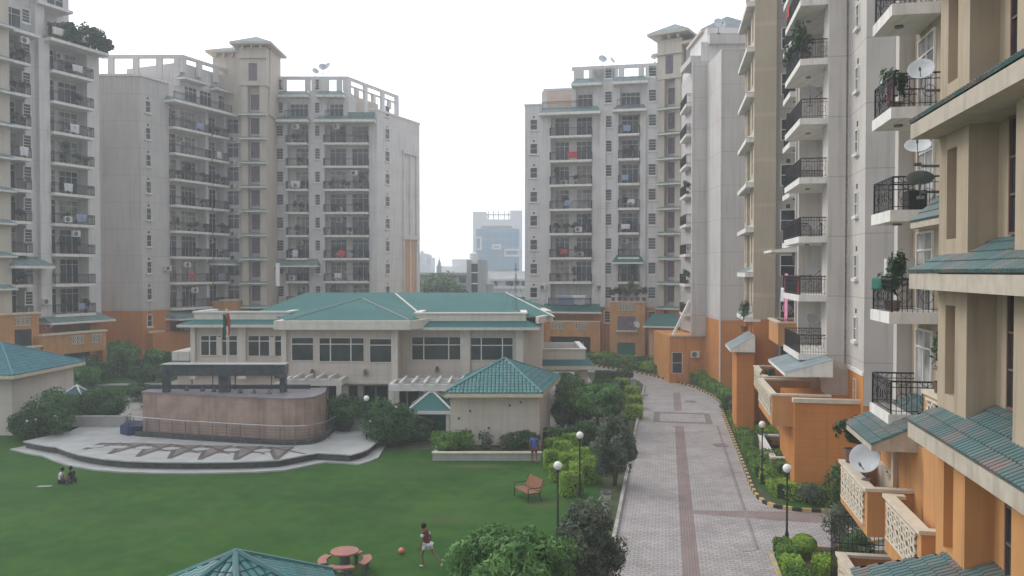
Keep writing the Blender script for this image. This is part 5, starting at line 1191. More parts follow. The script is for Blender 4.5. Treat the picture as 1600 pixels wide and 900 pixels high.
FA = rface(44.1,40.8,9.1); FCn = cface(57.597,5.75,8.8)
for n in range(1,11):
    win(r2,FA,44.1-U_px(1338,9.1),LV(n)+.95,'bullet',.5,1.05,d=.003)
    win(r2,FCn,2.25+(-.0),LV(n)+.95,'grid',.95,1.35,d=.003); MB().fbox(FCn,2.1,2.35,.003,.02,LV(n)+2.45,LV(n)+2.7).build('vent',M['dark'],r2)
FW_ = rface(57.597,45.6,8.8)
for n in range(2,11):
    z = LV(n)
    b_ = side_balcony(r2, 49.9, 44.4, 6.7, 8.79 if True else 0, z)
    if n > 2: side_balcony(r2, 55.3, 52.2, 7.3, 8.79, z, False)
    win(r2,FW_,57.6-47.6,z+.05,'doorc',2.4,2.35,d=.003,name='balcony_door'); win(r2,FW_,57.6-53.8,z+.05,'door',1.7,2.35,d=.003,name='balcony_door')
wbox(MB(),50.6,50.2,7.55,8.797,0,38).build('pier',M['cream'],r2)
wbox(MB(),52.0,51.75,7.6,8.797,0,38).build('pier',M['cream'],r2)
hipcanopy(r2, 48.9, 42.2, 5.75, 8.0, 6.0, .72, M['slate_far'], False)
hipcanopy(r2, 55.6, 51.6, 6.2, 8.7, 12.35, .35, M['slate_far'], False)
parapet_box(r2, 48.0, 42.0, 5.13, 7.9, 3.4, 4.9, cell=.6); parapet_box(r2, 54.6, 48.9, 5.55, 7.9, 3.6, 4.9, cell=.6)
parapet_box(r2, 56.0, 51.5, 6.6, 8.79, 6.6, 7.9, gr=False)
wbox(MB(),46.5,41.35,6.1,9.09,0,4.7).build('terrace_block',M['orange_tile'],r2); wbox(MB(),41.6,41.25,6.0,9.09,4.702,4.9).build('coping',M['coping'],r2)
parapet_box(r2, 50.8, 44.6, 5.45, 6.6, .0, 1.2, cell=.5, cap='white', floor=False); wbox(MB(),50.7,46.6,6.6,8.7,0,3.35).build('patio_wall',M['purple'],r2)
wbox(MB(),56.5,51.2,7.0,8.79,0,3.5).build('patio_wall',M['orange'],r2)
# porch of the far stair tower
wbox(MB(),60.2,56.4,4.6,5.74,0,5.6).build('porch_wall',M['orange_tile'],r2); hipcanopy(r2, 60.6, 56.0, 4.15, 5.74, 5.85, .95, M['slate_far'], False)
wbox(MB(),44.15,44.1,8.9,9.0,6.3,38).build('rain_pipe',M['iron_grey'],r2)
# --- nearest block ---
r3 = thing('apartment_block', 'nearest apartment block at right edge, beige above orange with worn teal tile eaves', 'apartment block', (*WUV(22,12), 0))
a3 = stair_tower_road(r3, 17.9, 11.9, 5.4, 7.55, 26, [1,2,3,4,5], 'beige_near', 'orange_light', True)
body = wp((29.3,7.9),(17.903,7.9),(17.903,16),(29.3,16))
wall(r3,'base_wall',body,0,3.6,M['orange_light']); wall(r3,'wall',body,3.603,30,M['beige_near'])
wbox(MB(),29.6,29.303,7.6,16,3.4,30).build('far_end_wall',M['cream'],r3); wbox(MB(),29.25,28.85,7.45,7.897,3.6,30).build('pier',M['cream'],r3)
wbox(MB(),23.0,22.6,7.3,7.897,7.9,30).build('pier',M['cream'],r3)
F3 = rface(29.3,17.903,7.9)
for n in range(1,8):
    z = LV(n)
    if n >= 2: side_balcony(r3, 28.3, 26.0, 6.5, 7.897, z, True, .34)
    win(r3,F3,29.3-27.4,z+.05,'doorc',1.5,2.35,d=.003,name='balcony_door'); win(r3,F3,29.3-24.9,z+.9,'plain',1.1,1.35,d=.003)
    win(r3,F3,29.3-21.2,z+.7,'plain',1.0,1.6,d=.003)
    if n >= 3:
        mb = MB(); Fg = rface(23.0,19.9,7.1); 
        for k in range(9): mb.cyl((*Fg.pt(.2+k*.32,0),z+.05),(*Fg.pt(.2+k*.32,0),z+1.1),.012,None,4)
        mb.tube([(*Fg.pt(.2,0),z+1.1),(*Fg.pt(2.8,0),z+1.1)],.02,4); wbox(mb, 22.9,20.0,7.05,7.897,z-.12,z+.02) if False else None
        mb.build('window_guard',M['black'],r3)
        wbox(MB(),22.58,20.0,7.05,7.897,z-.14,z).build('ledge',M['slab'],r3)
# orange bay beside the stair tower
bay = wp((22.9,6.6),(21.65,6.6),(21.65,7.1),(20.75,7.1),(20.75,6.6),(17.903,6.6),(17.903,7.897),(22.9,7.897)); bay0 = wp((22.9,6.6),(17.903,6.6),(17.903,7.897),(22.9,7.897))
mb = MB(); mb.prism(bay0,0,3.72); mb.prism(bay,3.721,6.3); mb.prism(bay0,6.301,6.9); mb.build('bay_wall',M['orange_light'],r3)
wbox(MB(),21.64,20.76,7.05,7.099,3.73,6.29).build('door_leaf',M['orange'],r3)
parapet_box(r3, 22.9, 18.4, 6.6, 7.8, 6.902, 7.85, gr=True, floor=False, cell=.4)
parapet_box(r3, 28.9, 25.2, 5.75, 7.8, 3.3, 4.62, cell=.36, floor=True); parapet_box(r3, 24.65, 21.3, 6.1, 6.59, 3.1, 4.62, cell=.36, floor=True)
wbox(MB(),25.6,25.22,5.92,7.7,3.31,4.6).build('end_panel',M['orange'],r3)
hipcanopy(r3, 28.4, 24.8, 5.75, 7.88, 6.05, 1.0, M['tile_worn'], True)
o = hipcanopy(r3, 24.3, 19.6, 6.6, 7.89, 12.35, 1.2, M['tile_worn'], True)
wbox(MB(),28.9,23.1,7.0,7.897,3.6,6.1).build('back_wall',M['orange_light'],r3)
# ground patio with railings
parapet_box(r3, 27.5, 20.5, 5.4, 7.8, 0, 1.95, gr=True, cap='coping', floor=False, mm='orange_light')
mb = MB(); 
for (p, q) in (((28.6,5.4),(28.6,7.7)),((28.6,5.4),(27.6,5.4))):
    L_ = math.dist(p,q); n_ = int(L_/.13)
    for i in range(n_+1): t_ = i/n_; x, y = WUV(p[0]+(q[0]-p[0])*t_, p[1]+(q[1]-p[1])*t_); mb.cyl((x,y,.02),(x,y,2.9),.011,None,4,False)
    for zz in (.3,2.0,2.9): mb.tube([(*WUV(*p),zz),(*WUV(*q),zz)],.018,4)
o = mb.build('patio_fence',M['black'],None,uv=False); tag(o,'black iron bar fence round ground floor patio of nearest block','fence')
wbox(MB(),27.05,26.8,6.85,6.99,3.62,6.0).build('door_frame',M['coping'],r3); wbox(MB(),28.8,27.06,6.85,6.99,3.62,4.75).build('door_frame',M['coping'],r3)
# fittings on the right-hand blocks
def atpx(px, Y, z): return (PX(px,Y), Y, z)
dish(*atpx(1437,23.2,16.15),-.55,'large grey satellite dish highest on nearest block, beside the second balcony in view',sc=.82)
dish(*atpx(1432,22.6,13.95),-.5,'pale satellite dish on nearest block, just under the highest one',sc=.8,tilt=-.35)
dish(*atpx(1437,22.2,13.0),2.6,'dark mesh satellite dish seen from above, on nearest block',sc=.8,D=DISHD,tilt=-.6)
for y_, yy in ((16.15,23.2),(13.95,22.6),(13.2,22.2)): pass
mb = MB(); pass
for p_,y_,z_b in ((1446,23.2,16.15),(1440,22.6,13.95),(1441,22.2,13.2)): MB().box(PX(p_,y_)-.03,PX(p_,y_)+.9,y_-.03,y_+.03,z_b-.07,z_b).build('dish_bracket',M['iron_grey'],r3)
dish(*atpx(1357,24.6,4.73),-.7,'big pale satellite dish on the coping of nearest block terrace',sc=1.05)
F_b = rface(28.3,26.0,7.9)
ac(cface(28.0,6.75,7.9),.5,.0,LV(3)+1.0,'white air conditioner on the balcony with plants and green sheet, nearest block',None)
ac(F_b,.7,.9,LV(5)+.6,'air conditioner at the far corner of topmost full balcony of nearest block',None)
pot(*WUV(27.6,6.9),LV(3)+.002,'tall leafy potted plant behind railing of the balcony with air conditioner','balcony plants',1,1.0)
pot(*WUV(26.8,6.85),LV(3)+.002,'spreading potted plant at near end of the balcony with air conditioner','balcony plants',3,1.1)
pot(*WUV(27.3,6.95),LV(5)+.002,'grassy potted plant on balcony level with the highest dish','balcony plants',1,1.25)
pot(*WUV(27.2,6.95),LV(6)+.002,'potted plants on balcony at very top of the frame','balcony plants',0,1.1)
pot(*WUV(22.2,6.75),7.96,'potted plant on orange parapet of the nearest block, left one','balcony plants',3,.95); pot(*WUV(21.3,6.75),7.96,'potted plant on orange parapet of the nearest block, right one','balcony plants',1,.8)
pot(*WUV(28.5,6.0),4.73,'leafy potted plant at far corner of terrace with big dish','balcony plants',0,1.5)
o = wbox(MB(),26.9,26.3,7.1,7.6,LV(4)+.002,LV(4)+.6).build('storage_box',M['black'],None); tag(o,'dark box on balcony just above the small worn tile canopy','box')
cloth(rface(28.3,26.0,6.5),1.75,-.12,LV(5)+.98,.9,.8,M['maroon'],'maroon cloth on near end of balcony beside highest dish',seed=5)
cloth(rface(28.3,26.0,6.5),.75,.0,LV(3)+1.0,1.2,.35,M['green_net'],'green sheet tied on railing of balcony with air conditioner',seed=6)
o = tag(MB().lathe((*WUV(27.2,7.0),4.25),[(.05,0),(.26,.45),(.27,.5)],12).build('woven_basket',M['coping'],None),'round basket on terrace floor of nearest block','basket')
for k,(px,Y,z,lab,rz_,sc_) in enumerate(((1267,44.4,LV(8)+.85,'satellite dish on fourth balcony down, block with cream end walls',.6,1.05),(1264,44.2,LV(6)+1.0,'satellite dish on balcony near mid height, block with cream end walls',.6,1.05),
    (1266,44.5,LV(4)+.1,'satellite dish under upper balcony, uppermost of the lower cluster',.5,1.05),(1266,44.3,LV(3)+.65,'satellite dish beside red cloth on the second block',.4,1.05),(1266,44.3,LV(2)+.95,'satellite dish right above the lowest railed balcony of second block',.5,1.0),
    (1239,50.0,LV(3)+1.5,'satellite dish above the long pink cloth',.7,.9),(1228,51.5,LV(2)+1.3,'satellite dish left of pier above lowest railed balcony, second block',.3,.9))):
    dish(PX(px,Y),Y,z,rz_,lab,sc=sc_)
F6 = rface(49.9,44.4,6.7)
cloth(rface(55.3,52.2,7.3),2.4,.03,LV(3)+1.1,1.25,3.0,M['pinkcloth'],'long pink cloth hanging from balcony railing, second block',seed=2)
cloth(rface(55.3,52.2,7.3),.8,.05,LV(3)+.2,1.3,.9,M['whitecloth'],'white cloth hanging left of the long pink cloth',seed=8)
cloth(F6,4.9,-.1,LV(3)+.9,.5,.8,M['redcloth'],'small red cloth on balcony right of the long pink cloth',seed=9)
cloth(F6,3.9,-.2,LV(4)+.95,.7,.9,M['maroon'],'maroon cloth on balcony above the lower cluster of dishes',seed=10); cloth(F6,4.8,-.15,LV(4)+.95,.6,1.0,M['darkcloth'],'dark cloth on balcony above the lower cluster of dishes',seed=12)
cloth(F6,1.2,.02,LV(8)+1.0,.5,.7,M['redcloth'],'small reddish cloth on far end of high balcony, second block',seed=13)
for k,(s_,n) in enumerate(((.8,7),(1.7,7),(2.6,7),(3.6,7),(4.7,7))): p = F6.pt(s_,-.3); pot(*p,LV(n)+.002,f'{["leftmost","second","middle","fourth","rightmost"][k]} bushy plant on overgrown high balcony of second block','plants on the overgrown balcony',k%4,1.5,k)
pot(*F6.pt(5.0,-.4),LV(8)+.002,'single potted plant on fourth balcony down, second block','balcony plants',0,.9)
pot(*WUV(50,5.9),4.05,'potted plant on far first floor terrace of second block','balcony plants',0,1.3)
pot(*WUV(58.2,5.2),6.9,'potted plants above the grey hipped porch of second block','balcony plants',3,1.3)


# ------------------------------------------------------------------ beyond the gap
def bx_thing(name, label, cat, x0, x1, y0, y1, h, m, parts=()):
    t = thing(name, label, cat, ((x0+x1)/2,(y0+y1)/2,0)); MB().box(x0,x1,y0,y1,0,h).build('wall', m, t); return t
Yg = 360.0; gx0_, gx1_ = PX(739,Yg), PX(816,Yg)
t = bx_thing('office_tower','distant pale office tower with blue glass front fading in haze','office tower',gx0_,gx1_,Yg,Yg+40,ZY(343,Yg),M['far_white'])
z_ = lambda py: ZY(py,Yg)
MB().box(PX(744,Yg),PX(811,Yg),Yg-.6,Yg-.01,z_(440),z_(358)).build('glass_front',M['far_glass'],t)
MB().box(PX(752,Yg),PX(800,Yg),Yg-.8,Yg-.02,z_(355.5),z_(353)).build('louvre_band',M['far_grey'],t)
for a,b in ((739,760),(797,816)): MB().box(PX(a,Yg),PX(b,Yg),Yg+.01,Yg+30,z_(343)+.01,z_(331 if a == 739 else 329)).build('roof_tower',M['far_white'],t)
for px in (763,771,779,788,795): x = PX(px,Yg); MB().box(x-.18,x+.18,Yg+3,Yg+3.3,z_(343),z_(329)).build('mast',M['far_grey'],t)
MB().box(PX(760,Yg),PX(797,Yg),Yg+2,Yg+3,z_(336),z_(334.5)).build('roof_rail',M['far_grey'],t)
for a,b,c,d in ((742,753,370,391),(788,812,389,401),(769,783,382,390)): 
    mb = MB(); e = .8; mb.box(PX(a,Yg),PX(b,Yg),Yg-1.2,Yg-.61,z_(d),z_(d)+e); mb.box(PX(a,Yg),PX(b,Yg),Yg-1.2,Yg-.61,z_(c)-e,z_(c)); mb.box(PX(a,Yg),PX(a,Yg)+e,Yg-1.19,Yg-.62,z_(d)+e,z_(c)-e); mb.box(PX(b,Yg)-e,PX(b,Yg),Yg-1.19,Yg-.62,z_(d)+e,z_(c)-e); mb.build('white_frame',M['white'],t)
# white building
Yw = 190.0; zw = lambda py: ZY(py,Yw)
t = bx_thing('white_building','low white building with strip windows behind the clubhouse roof','building',PX(762,Yw),PX(830,Yw),Yw,Yw+18,zw(424),M['far_white'])
for py in (437,449.5,462,476): MB().box(PX(766,Yw),PX(832,Yw),Yw-1.2,Yw-.01,zw(py+1.5),zw(py-2)).build('ledge',M['far_white'],t)
for py in (438,460): 
    for a,b in ((772,777),(791,802),(806,811),(815,820)):
        o = MB().box(PX(a,Yw),PX(b,Yw),Yw-.2,Yw-.012,zw(py+8),zw(py)).build('window',M['glass'],t)
MB().box(PX(770,Yw),PX(800,Yw),Yw+2,Yw+8,zw(424)+.01,zw(420)).build('roof_clutter',M['far_grey'],t)
Yc = 170.0; zc = lambda py: ZY(py,Yc)
t = bx_thing('grey_building','raw grey concrete building with open stair shaft beyond the clubhouse','building',PX(640,Yc),PX(730,Yc),Yc+2,Yc+20,zc(427),M['far_grey'])
MB().box(PX(730,Yc)+.01,PX(737,Yc),Yc-2,Yc+10,0,zc(406)).build('stair_shaft',M['far_grey'],t); MB().box(PX(747,Yc),PX(760,Yc),Yc-2,Yc+10,0,zc(406)).build('stair_shaft',M['far_grey'],t); MB().box(PX(737,Yc)+.01,PX(747,Yc)-.01,Yc,Yc+9,0,zc(408)).build('shaft_back',M['dark'],t)
for py in (411,426,443): MB().box(PX(737,Yc)+.01,PX(747,Yc)-.01,Yc-1.6,Yc-.01,zc(py+1),zc(py-6 if py==411 else py-1)).build('landing',M['far_white'],t)
MB().box(PX(760,Yc)+.01,PX(771,Yc),Yc,Yc+8,0,zc(444)).build('annex',M['far_grey'],t)
MB().box(PX(640,Yc),PX(730,Yc),Yc+1,Yc+1.99,zc(430),zc(426)).build('roof_slab',M['concrete'],t)
MB().box(PX(716,Yc),PX(727,Yc),Yc+1.8,Yc+1.99,zc(442),zc(433)).build('window',M['glass'],t)
Yd = 230; zd = lambda py: ZY(py,Yd)
t = bx_thing('white_house','distant white house with water tank above the grey building','building',PX(690,Yd),PX(733,Yd),Yd,Yd+12,zd(416),M['far_white'])
MB().box(PX(706,Yd),PX(731,Yd),Yd+1,Yd+8,zd(416)+.01,zd(405)).build('upper_storey',M['far_white'],t)
t = thing('water_tank','white rooftop water tank in front of the far office tower','water tank',(PX(738,Yc),Yc+2,0)); MB().lathe((PX(739,Yc),Yc+3,zc(405)),[(.001,0),(.85,0),(.85,1.2),(.3,1.6),(.001,1.65)],14).build('tank',M['white'],t)
for lab, a, b, py, Y_ in (('faint grey high-rise at far left of the gap',655,665,396,600),('faint slim high-rise second from left in the gap',668,674,402,610),('faint low blocks on the skyline in the gap',655,672,414,580)):
    t = bx_thing('distant_building',lab,'building',PX(a,Y_),PX(b,Y_),Y_,Y_+30,ZY(py,Y_),M['far_grey']); MB().box(PX(a+2,Y_),PX(a+5,Y_),Y_+2,Y_+9,ZY(py,Y_)+.01,ZY(py-4,Y_)).build('roof_room',M['far_grey'],t)
t = bx_thing('low_building','low grey building left of the gap behind dark trees','building',PX(648,210),PX(700,210),210,225,ZY(430,210),M['far_white'])
t = thing('temple_spire','small dark temple spire on the skyline in the gap','temple',(PX(686,260),260,0)); s_ = Y_=260
MB().box(PX(682,260),PX(690,260),260,262,0,ZY(415,260)).build('base',M['far_grey'],t); MB().lathe((PX(686,260),261,ZY(415,260)),[(.5,0),(.55,.6),(.25,1.6),(.06,2.3),(.04,3.6),(.001,3.7)],10).build('spire',M['far_grey'],t)
for k,(px,Y_,h_,w_) in enumerate(((668,160,ZY(428,160),3.2),(680,150,ZY(432,150),3),(690,158,ZY(424,158),3.6),(702,150,ZY(440,150),3.0),(715,148,ZY(446,148),2.2))):
    tree('tree',['dark tree leftmost in the gap beyond clubhouse','dark tree second from left in the gap','tallest dark tree in the gap, in front of grey building','dark tree right of the tallest one in the gap','low dark tree in front of the open stair shaft'][k],PX(px,Y_),Y_,h_,w_,w_,h_*.35,M['leaf_dark'],2600,.35,300+k,.3,'trees beyond the clubhouse')
# masts on the clubhouse roof
t = thing('antenna_mast','thin lattice antenna mast with guy wires on clubhouse roof, right','antenna mast',(PX(806,63.2),63.2,0)); xm, ym = PX(806,63.2), 63.2
mb = MB(); zt, zb = ZY(411,63.2), 8.0
for k in range(3): a = k*2.094; mb.cyl((xm+.11*math.cos(a),ym+.11*math.sin(a),zb),(xm+.03*math.cos(a),ym+.03*math.sin(a),zt),.016,None,4)
for k in range(14): z1_ = zb+(zt-zb)*k/14; mb.cyl((xm+.1,ym,z1_),(xm-.07,ym+.06,z1_+.22),.01,None,4)
mb.box(xm-.2,xm+.2,ym-.02,ym+.02,zt-.5,zt-.46); mb.build('lattice',M['black'],t); mb = MB()
for a,b in ((-1.0,-.4),(.9,.3),(-.3,1.6)): mb.cyl((xm+a,ym+b,7.95),(xm,ym,zt-.9),.014,None,4)
mb.build('guy_wire',M['iron_grey'],t); MB().box(xm-.15,xm+.15,ym-.15,ym+.15,7.41,8.0).build('base',M['concrete'],t)
t = thing('roof_mast','pale flagless mast standing behind the left part of clubhouse roof','mast',(PX(434,76),84,0)); x_ = PX(434,84)
MB().cyl((x_,84,0),(x_,84,ZY(447,84)),.12,.1,8).build('pole',M['iron_grey'],t); MB().box(x_-.17,x_+.17,83.85,84.15,ZY(447,84),ZY(411,84)).build('white_head',M['white'],t)
t = thing('cable_rail','thin cable stay on the left of clubhouse roof','cable',(PX(425,72),72,0)); MB().tube([(PX(422,70),70,ZY(485,70)),(PX(432,71),71,ZY(440,71))],.02,4).build('wire',M['iron_grey'],t)

# ------------------------------------------------------------------ haze
hz = MB().box(-400,400,-75,640,-1,48).build('haze', [bpy.data.materials.new('haze_air')], None, uv=False); tag(hz, kind='stuff')
hm = hz.data.materials[0]; hm.use_nodes = True; hm.node_tree.nodes.clear(); pv_ = hm.node_tree.nodes.new('ShaderNodeVolumePrincipled'); ho = hm.node_tree.nodes.new('ShaderNodeOutputMaterial')
pv_.inputs['Color'].default_value = (.92,.945,1,1); pv_.inputs['Density'].default_value = .0014; pv_.inputs['Anisotropy'].default_value = .2
hm.node_tree.links.new(pv_.outputs[0], ho.inputs['Volume'])
# ------------------------------------------------------------------ trees, shrubs, hedges
def TR(label, px, Y, h, rx, rz, lm, n, ls, seed, **k):
    return tree(k.pop('name','tree'), label, PX(px,Y), Y, h, rx, k.pop('ry',rx), rz, M[lm], n, ls, seed, **k)
TR('big rounded leafy tree at bottom centre, brightest green crown of the foreground',800,25.2,3.35,2.1,1.5,'leaf_mango',24000,.10,401,k=110,cr=.24,low=-.7,asp=.26,trunk=.12)
TR('tall greyish green shrub beside road in the foreground, right of rounded tree',922,27.3,3.6,1.3,1.75,'leaf_grey',13000,.07,402,k=60,cr=.26,low=-.9,asp=.45,trunk=.07,stems=3)
TR('round mango tree near road behind the lamp, right of cream pavilion',934,56,3.45,2.15,1.45,'leaf_mango',12000,.13,403,k=60,cr=.27,low=-.6,asp=.35,trunk=.14)
TR('dark grey-green shrub at road edge between round mango tree and bin',959,42,3.7,1.25,1.75,'leaf_grey',12000,.075,404,k=50,cr=.3,low=-.9,trunk=.07,stems=3)
TR('dark green tree between cream pavilion and clubhouse porch',893,64,3.3,1.4,1.3,'leaf_mango',7000,.12,405,low=-.6)
TR('dark shrub behind right corner of cream pavilion',884,56.5,2.8,1.0,1.35,'leaf_dark',5000,.1,406,low=-.9,trunk=.06,stems=2)
for i,(px,Y,h,rx,lm,lab) in enumerate(((905,59,1.4,1.1,'leaf_dark','low dark shrub between mango tree and cream pavilion'),(916,52,1.5,1.1,'leaf_dark','dark shrub under the mango tree, left side'),(965,50,1.9,1.0,'leaf_dark','dark shrub under the mango tree, road side'),
    (948,66,1.6,1.6,'leaf_dark','dark shrub in front of the porch pillar'),(925,69,1.7,1.2,'leaf_dark','small dark shrub left of the porch pillar'))):
    TR(lab,px,Y,h,rx,h*.48,lm,3600,.09,420+i,low=-1,trunk=.05,stems=3,name='shrub',cat='shrub')
def flowers(root, rx, h, n, seed):
    rng = np.random.default_rng(seed); p, nr = crown_pts(rx, rx, h*.42, n, rng, 8, .3); p[:,2] += h*.55; p[:,1] -= rx*.4; child(leaf_mesh('blossom', p, .09, M['whitecloth'], rng, .8, nr), 'blossom', root)
t = TR('large dark bush left of lamp post, right end of the granite fountain',541,54.6,2.75,1.65,1.3,'leaf_dark',9500,.09,430,low=-1,trunk=.06,stems=3,name='bush',cat='bush',k=34)
t = TR('large dark flowering bush right of lamp post behind the stage',606,51.9,3.05,1.8,1.5,'leaf_dark',11000,.09,431,low=-1,trunk=.06,stems=3,name='bush',cat='bush',k=36); flowers(t,1.7,3.0,16,1)
t = TR('small dark bush beside the right kiosk with a few white flowers',653,53.0,1.7,1.0,.85,'leaf_dark',3000,.09,432,low=-1,trunk=.05,stems=2,name='bush',cat='bush'); flowers(t,.9,1.6,6,2)
t = TR('tall dark bush left of the blue kiosk roof',78,53,3.3,1.7,1.6,'leaf_dark',10000,.09,433,low=-1,trunk=.06,stems=3,name='bush',cat='bush',k=34); flowers(t,1.6,3.2,8,3)
TR('dark bush behind the low wall, left of granite fountain',150,57.2,2.9,1.8,1.4,'leaf_dark',9000,.1,434,low=-1,trunk=.06,stems=3,name='bush',cat='bush',k=34)
TR('low dark bush between lamp post and left lawn corner',38,53.6,1.9,1.2,.95,'leaf_dark',4500,.09,436,low=-1,trunk=.05,stems=3,name='bush',cat='bush')
for i,(px,Y,h,rx,lab) in enumerate(((122,74,2.6,1.6,'garden tree nearest the roof of left pavilion'),(148,80,2.7,1.7,'garden tree in front of orange terrace with dark opening'),(184,86,3.9,2.2,'tallest rounded tree in the left garden before orange wall'),
    (222,79,2.2,1.4,'garden tree left of the beam over fountain'),(243,88,2.8,1.6,'garden tree below the small orange wall window'),(272,89,2.4,1.6,'garden tree rightmost in left garden behind fountain beam'),(100,82,2.4,1.6,'garden tree partly behind the left pavilion roof'))):
    TR(lab,px,Y,h,rx,h*.42,'leaf_dark' if i%2 else 'leaf_mango',5500,.14,440+i,low=-.9,group='garden trees left of the clubhouse')
for i,(px,Y,h,rx,lab) in enumerate(((170,67,1.2,1.1,'round clipped shrub on left garden path'),(215,70,1.5,1.6,'wide low shrub behind left end of fountain'),(138,68,1.0,1.2,'low shrub beside path left of round clipped shrub'),(236,66,1.2,.9,'small shrub next to beam column of the fountain'))):
    TR(lab,px,Y,h,rx,h*.5,'leaf_dark',3600,.09,455+i,low=-1,trunk=.05,stems=2,name='shrub',cat='shrub')
def hedge_path(label, pts, w, h, lm, seed, ls=.07, dens=150, cat='hedge', wob=.1, name='hedge', z0=0):
    rng = np.random.default_rng(seed); P = [np.array(p, float) for p in pts]; L = [np.linalg.norm(b-a) for a, b in zip(P[:-1], P[1:])]; T = sum(L)
    root = thing(name, label, cat, (P[0][0], P[0][1], z0)); o = P[0]; n = int(T*(w+2*h)*dens); s = rng.uniform(0, T, n); cum = np.cumsum([0]+L); idx = np.clip(np.searchsorted(cum, s)-1, 0, len(L)-1)
    A = np.array(P)[idx]; B = np.array(P)[idx+1]; f = ((s-cum[idx])/np.array(L)[idx])[:,None]; c = A+(B-A)*f; d = (B-A)/np.array(L)[idx][:,None]; nn = np.stack([-d[:,1], d[:,0]],1)
    q = rng.uniform(0, w+2*h, n); side = np.where(q < h, -w/2, np.where(q < h+w, q-h-w/2, w/2)); z = np.where(q < h, q, np.where(q < h+w, h, w+2*h-q))
    sc = 1+wob*np.sin(s*2.3+seed)+wob*.6*np.sin(s*5.1); side = side*sc*np.where(z > h*.85, .92, 1); z = z*(1+wob*np.sin(s*1.7+1)); 
    X = c+nn*side[:,None]-o; V = np.stack([X[:,0], X[:,1], np.maximum(z,.02)],1)+rng.normal(size=(n,3))*.035
    N = np.stack([nn[:,0]*np.sign(side)*(z<h*.9), nn[:,1]*np.sign(side)*(z<h*.9), (z>h*.85)*1.0],1)
    child(leaf_mesh('leaves', V, ls, M[lm], rng, .6, N, 1.2), 'leaves', root)
    mb = MB()
    for a, b in zip(P[:-1], P[1:]):
        dd = (b-a)/np.linalg.norm(b-a); m_ = np.array([-dd[1], dd[0]])*w*.40; mb.prism([tuple(a+m_-o), tuple(b+m_-o), tuple(b-m_-o), tuple(a-m_-o)], 0, h*.82)
    child(mb.mesh('twigs', M['leafcore'], uv=False), 'twigs', root); return root
# curved hedge along the far kerb
hp = [G(px,py) for px,py in ((915,567),(950,573.5),(985,578),(1015,583),(1045,590),(1075,598),(1100,606),(1122,616),(1134,630))]
hp = [(x+.25, y+1.2) for x, y in hp]; hp[-1] = WUV(65,5.3); hp[-2] = WUV(68.5,5.6)
hedge_path('long clipped hedge following the curved striped kerb', hp, 1.0, .95, 'leaf_hedge', 501, .09, 120, wob=.05)
hedge_path('long low clipped hedge right of road, nearest the striped kerb', [WUV(63.5,5.0),WUV(56,5.0),WUV(50,5.0),WUV(45.5,5.1)], .75, .62, 'leaf_hedge', 502, .065, 210, wob=.07)
hedge_path('second hedge row right of road, brighter and bushier', [WUV(62.5,6.4),WUV(56,6.45),WUV(50.5,6.5)], 1.1, .85, 'leaf_lime', 503, .07, 190, wob=.12)
hedge_path('tall dark hedge at foot of the orange tiled terrace wall', [(WUV(46.5,5.6)),(WUV(43.4,6.2)),(15.6,39.4),(18.4,38.9)], 1.1, 1.25, 'leaf_hedge', 504, .065, 210, wob=.06)
hedge_path('low clipped hedge along the corner of striped kerb', [WUV(44.8,5.25),WUV(43.2,5.5),G(1228,781),G(1262,785),G(1300,786),(18.2,37.4)], .8, .72, 'leaf_lime', 505, .06, 240, wob=.08)
hedge('hedge','rounded shrub in hedge gap near the corner lamp', *WUV(54.5,5.75), .9,.9,.8, .2, M['leaf_hedge'], 506, cat='shrub')
TR('loose leafy bush against orange wall right of the corner lamp',1322,36.6,2.4,.75,.95,'leaf_dark',3000,.07,507,low=-.8,trunk=.04,stems=2,name='bush',cat='bush')
TR('airy flowering shrub inside the corner hedge bed',1272,38.3,1.15,.7,.5,'leaf_grey',1800,.05,508,low=-1,trunk=.03,stems=3,name='shrub',cat='shrub')
TR('dark shrub at the far end of second hedge row',1140,64.3,1.3,.9,.6,'leaf_dark',2400,.07,509,low=-1,trunk=.04,stems=2,name='shrub',cat='shrub')
TR('dark shrub by the far patio parapet of second block',1192,48.5,1.5,.5,.7,'leaf_dark',1800,.06,510,low=-1,trunk=.04,stems=2,name='shrub',cat='shrub')
# bottom right bed
bl = (((33.0,4.48),.66,.7,.62,'leaf_hedge','clipped cube hedge at far end of the lower right bed'),((31.9,4.48),.68,.8,.68,'leaf_hedge','second clipped cube hedge of the lower right bed'),((30.7,4.48),.7,.9,.7,'leaf_lime','third clipped cube hedge of the lower right bed'),((29.4,4.48),.75,1.0,.72,'leaf_hedge','nearest clipped cube hedge of lower right bed, at the bottom edge'))
for i,(q,lx,ly,lz,lm,lab) in enumerate(bl): hedge('hedge',lab,*WUV(*q),lx,ly,lz,-RD,M[lm],520+i,ls=.045,dens=520)
x,y = G(1259,874); rng = np.random.default_rng(530); t = thing('topiary_ball','round clipped topiary ball beside lamp post in lower right bed','topiary',(x,y,0))
d = rng.normal(size=(4200,3)); d /= np.linalg.norm(d,axis=1)[:,None]; p = d*np.array([.47,.47,.40])*rng.uniform(.9,1.03,(4200,1)); p[:,2] += .5
child(leaf_mesh('leaves',p,.045,M['leaf_lime'],rng,.6,d*1.5,1.2),'leaves',t); child(MB().ball((0,0,.45),.36,14,8,.8).mesh('twigs',M['leafcore'],uv=False),'twigs',t)
hedge('hedge','large bright yellow-green clipped bush at lower right beside patio wall',*G(1302,900,.3),.95,1.2,.85,.1,M['leaf_lime'],531,ls=.05,dens=520)
TR('loose dark shrub before the patio fence of nearest block',1318,32.0,1.9,.85,.85,'leaf_grey',3200,.05,532,low=-1,trunk=.03,stems=3,name='shrub',cat='shrub')
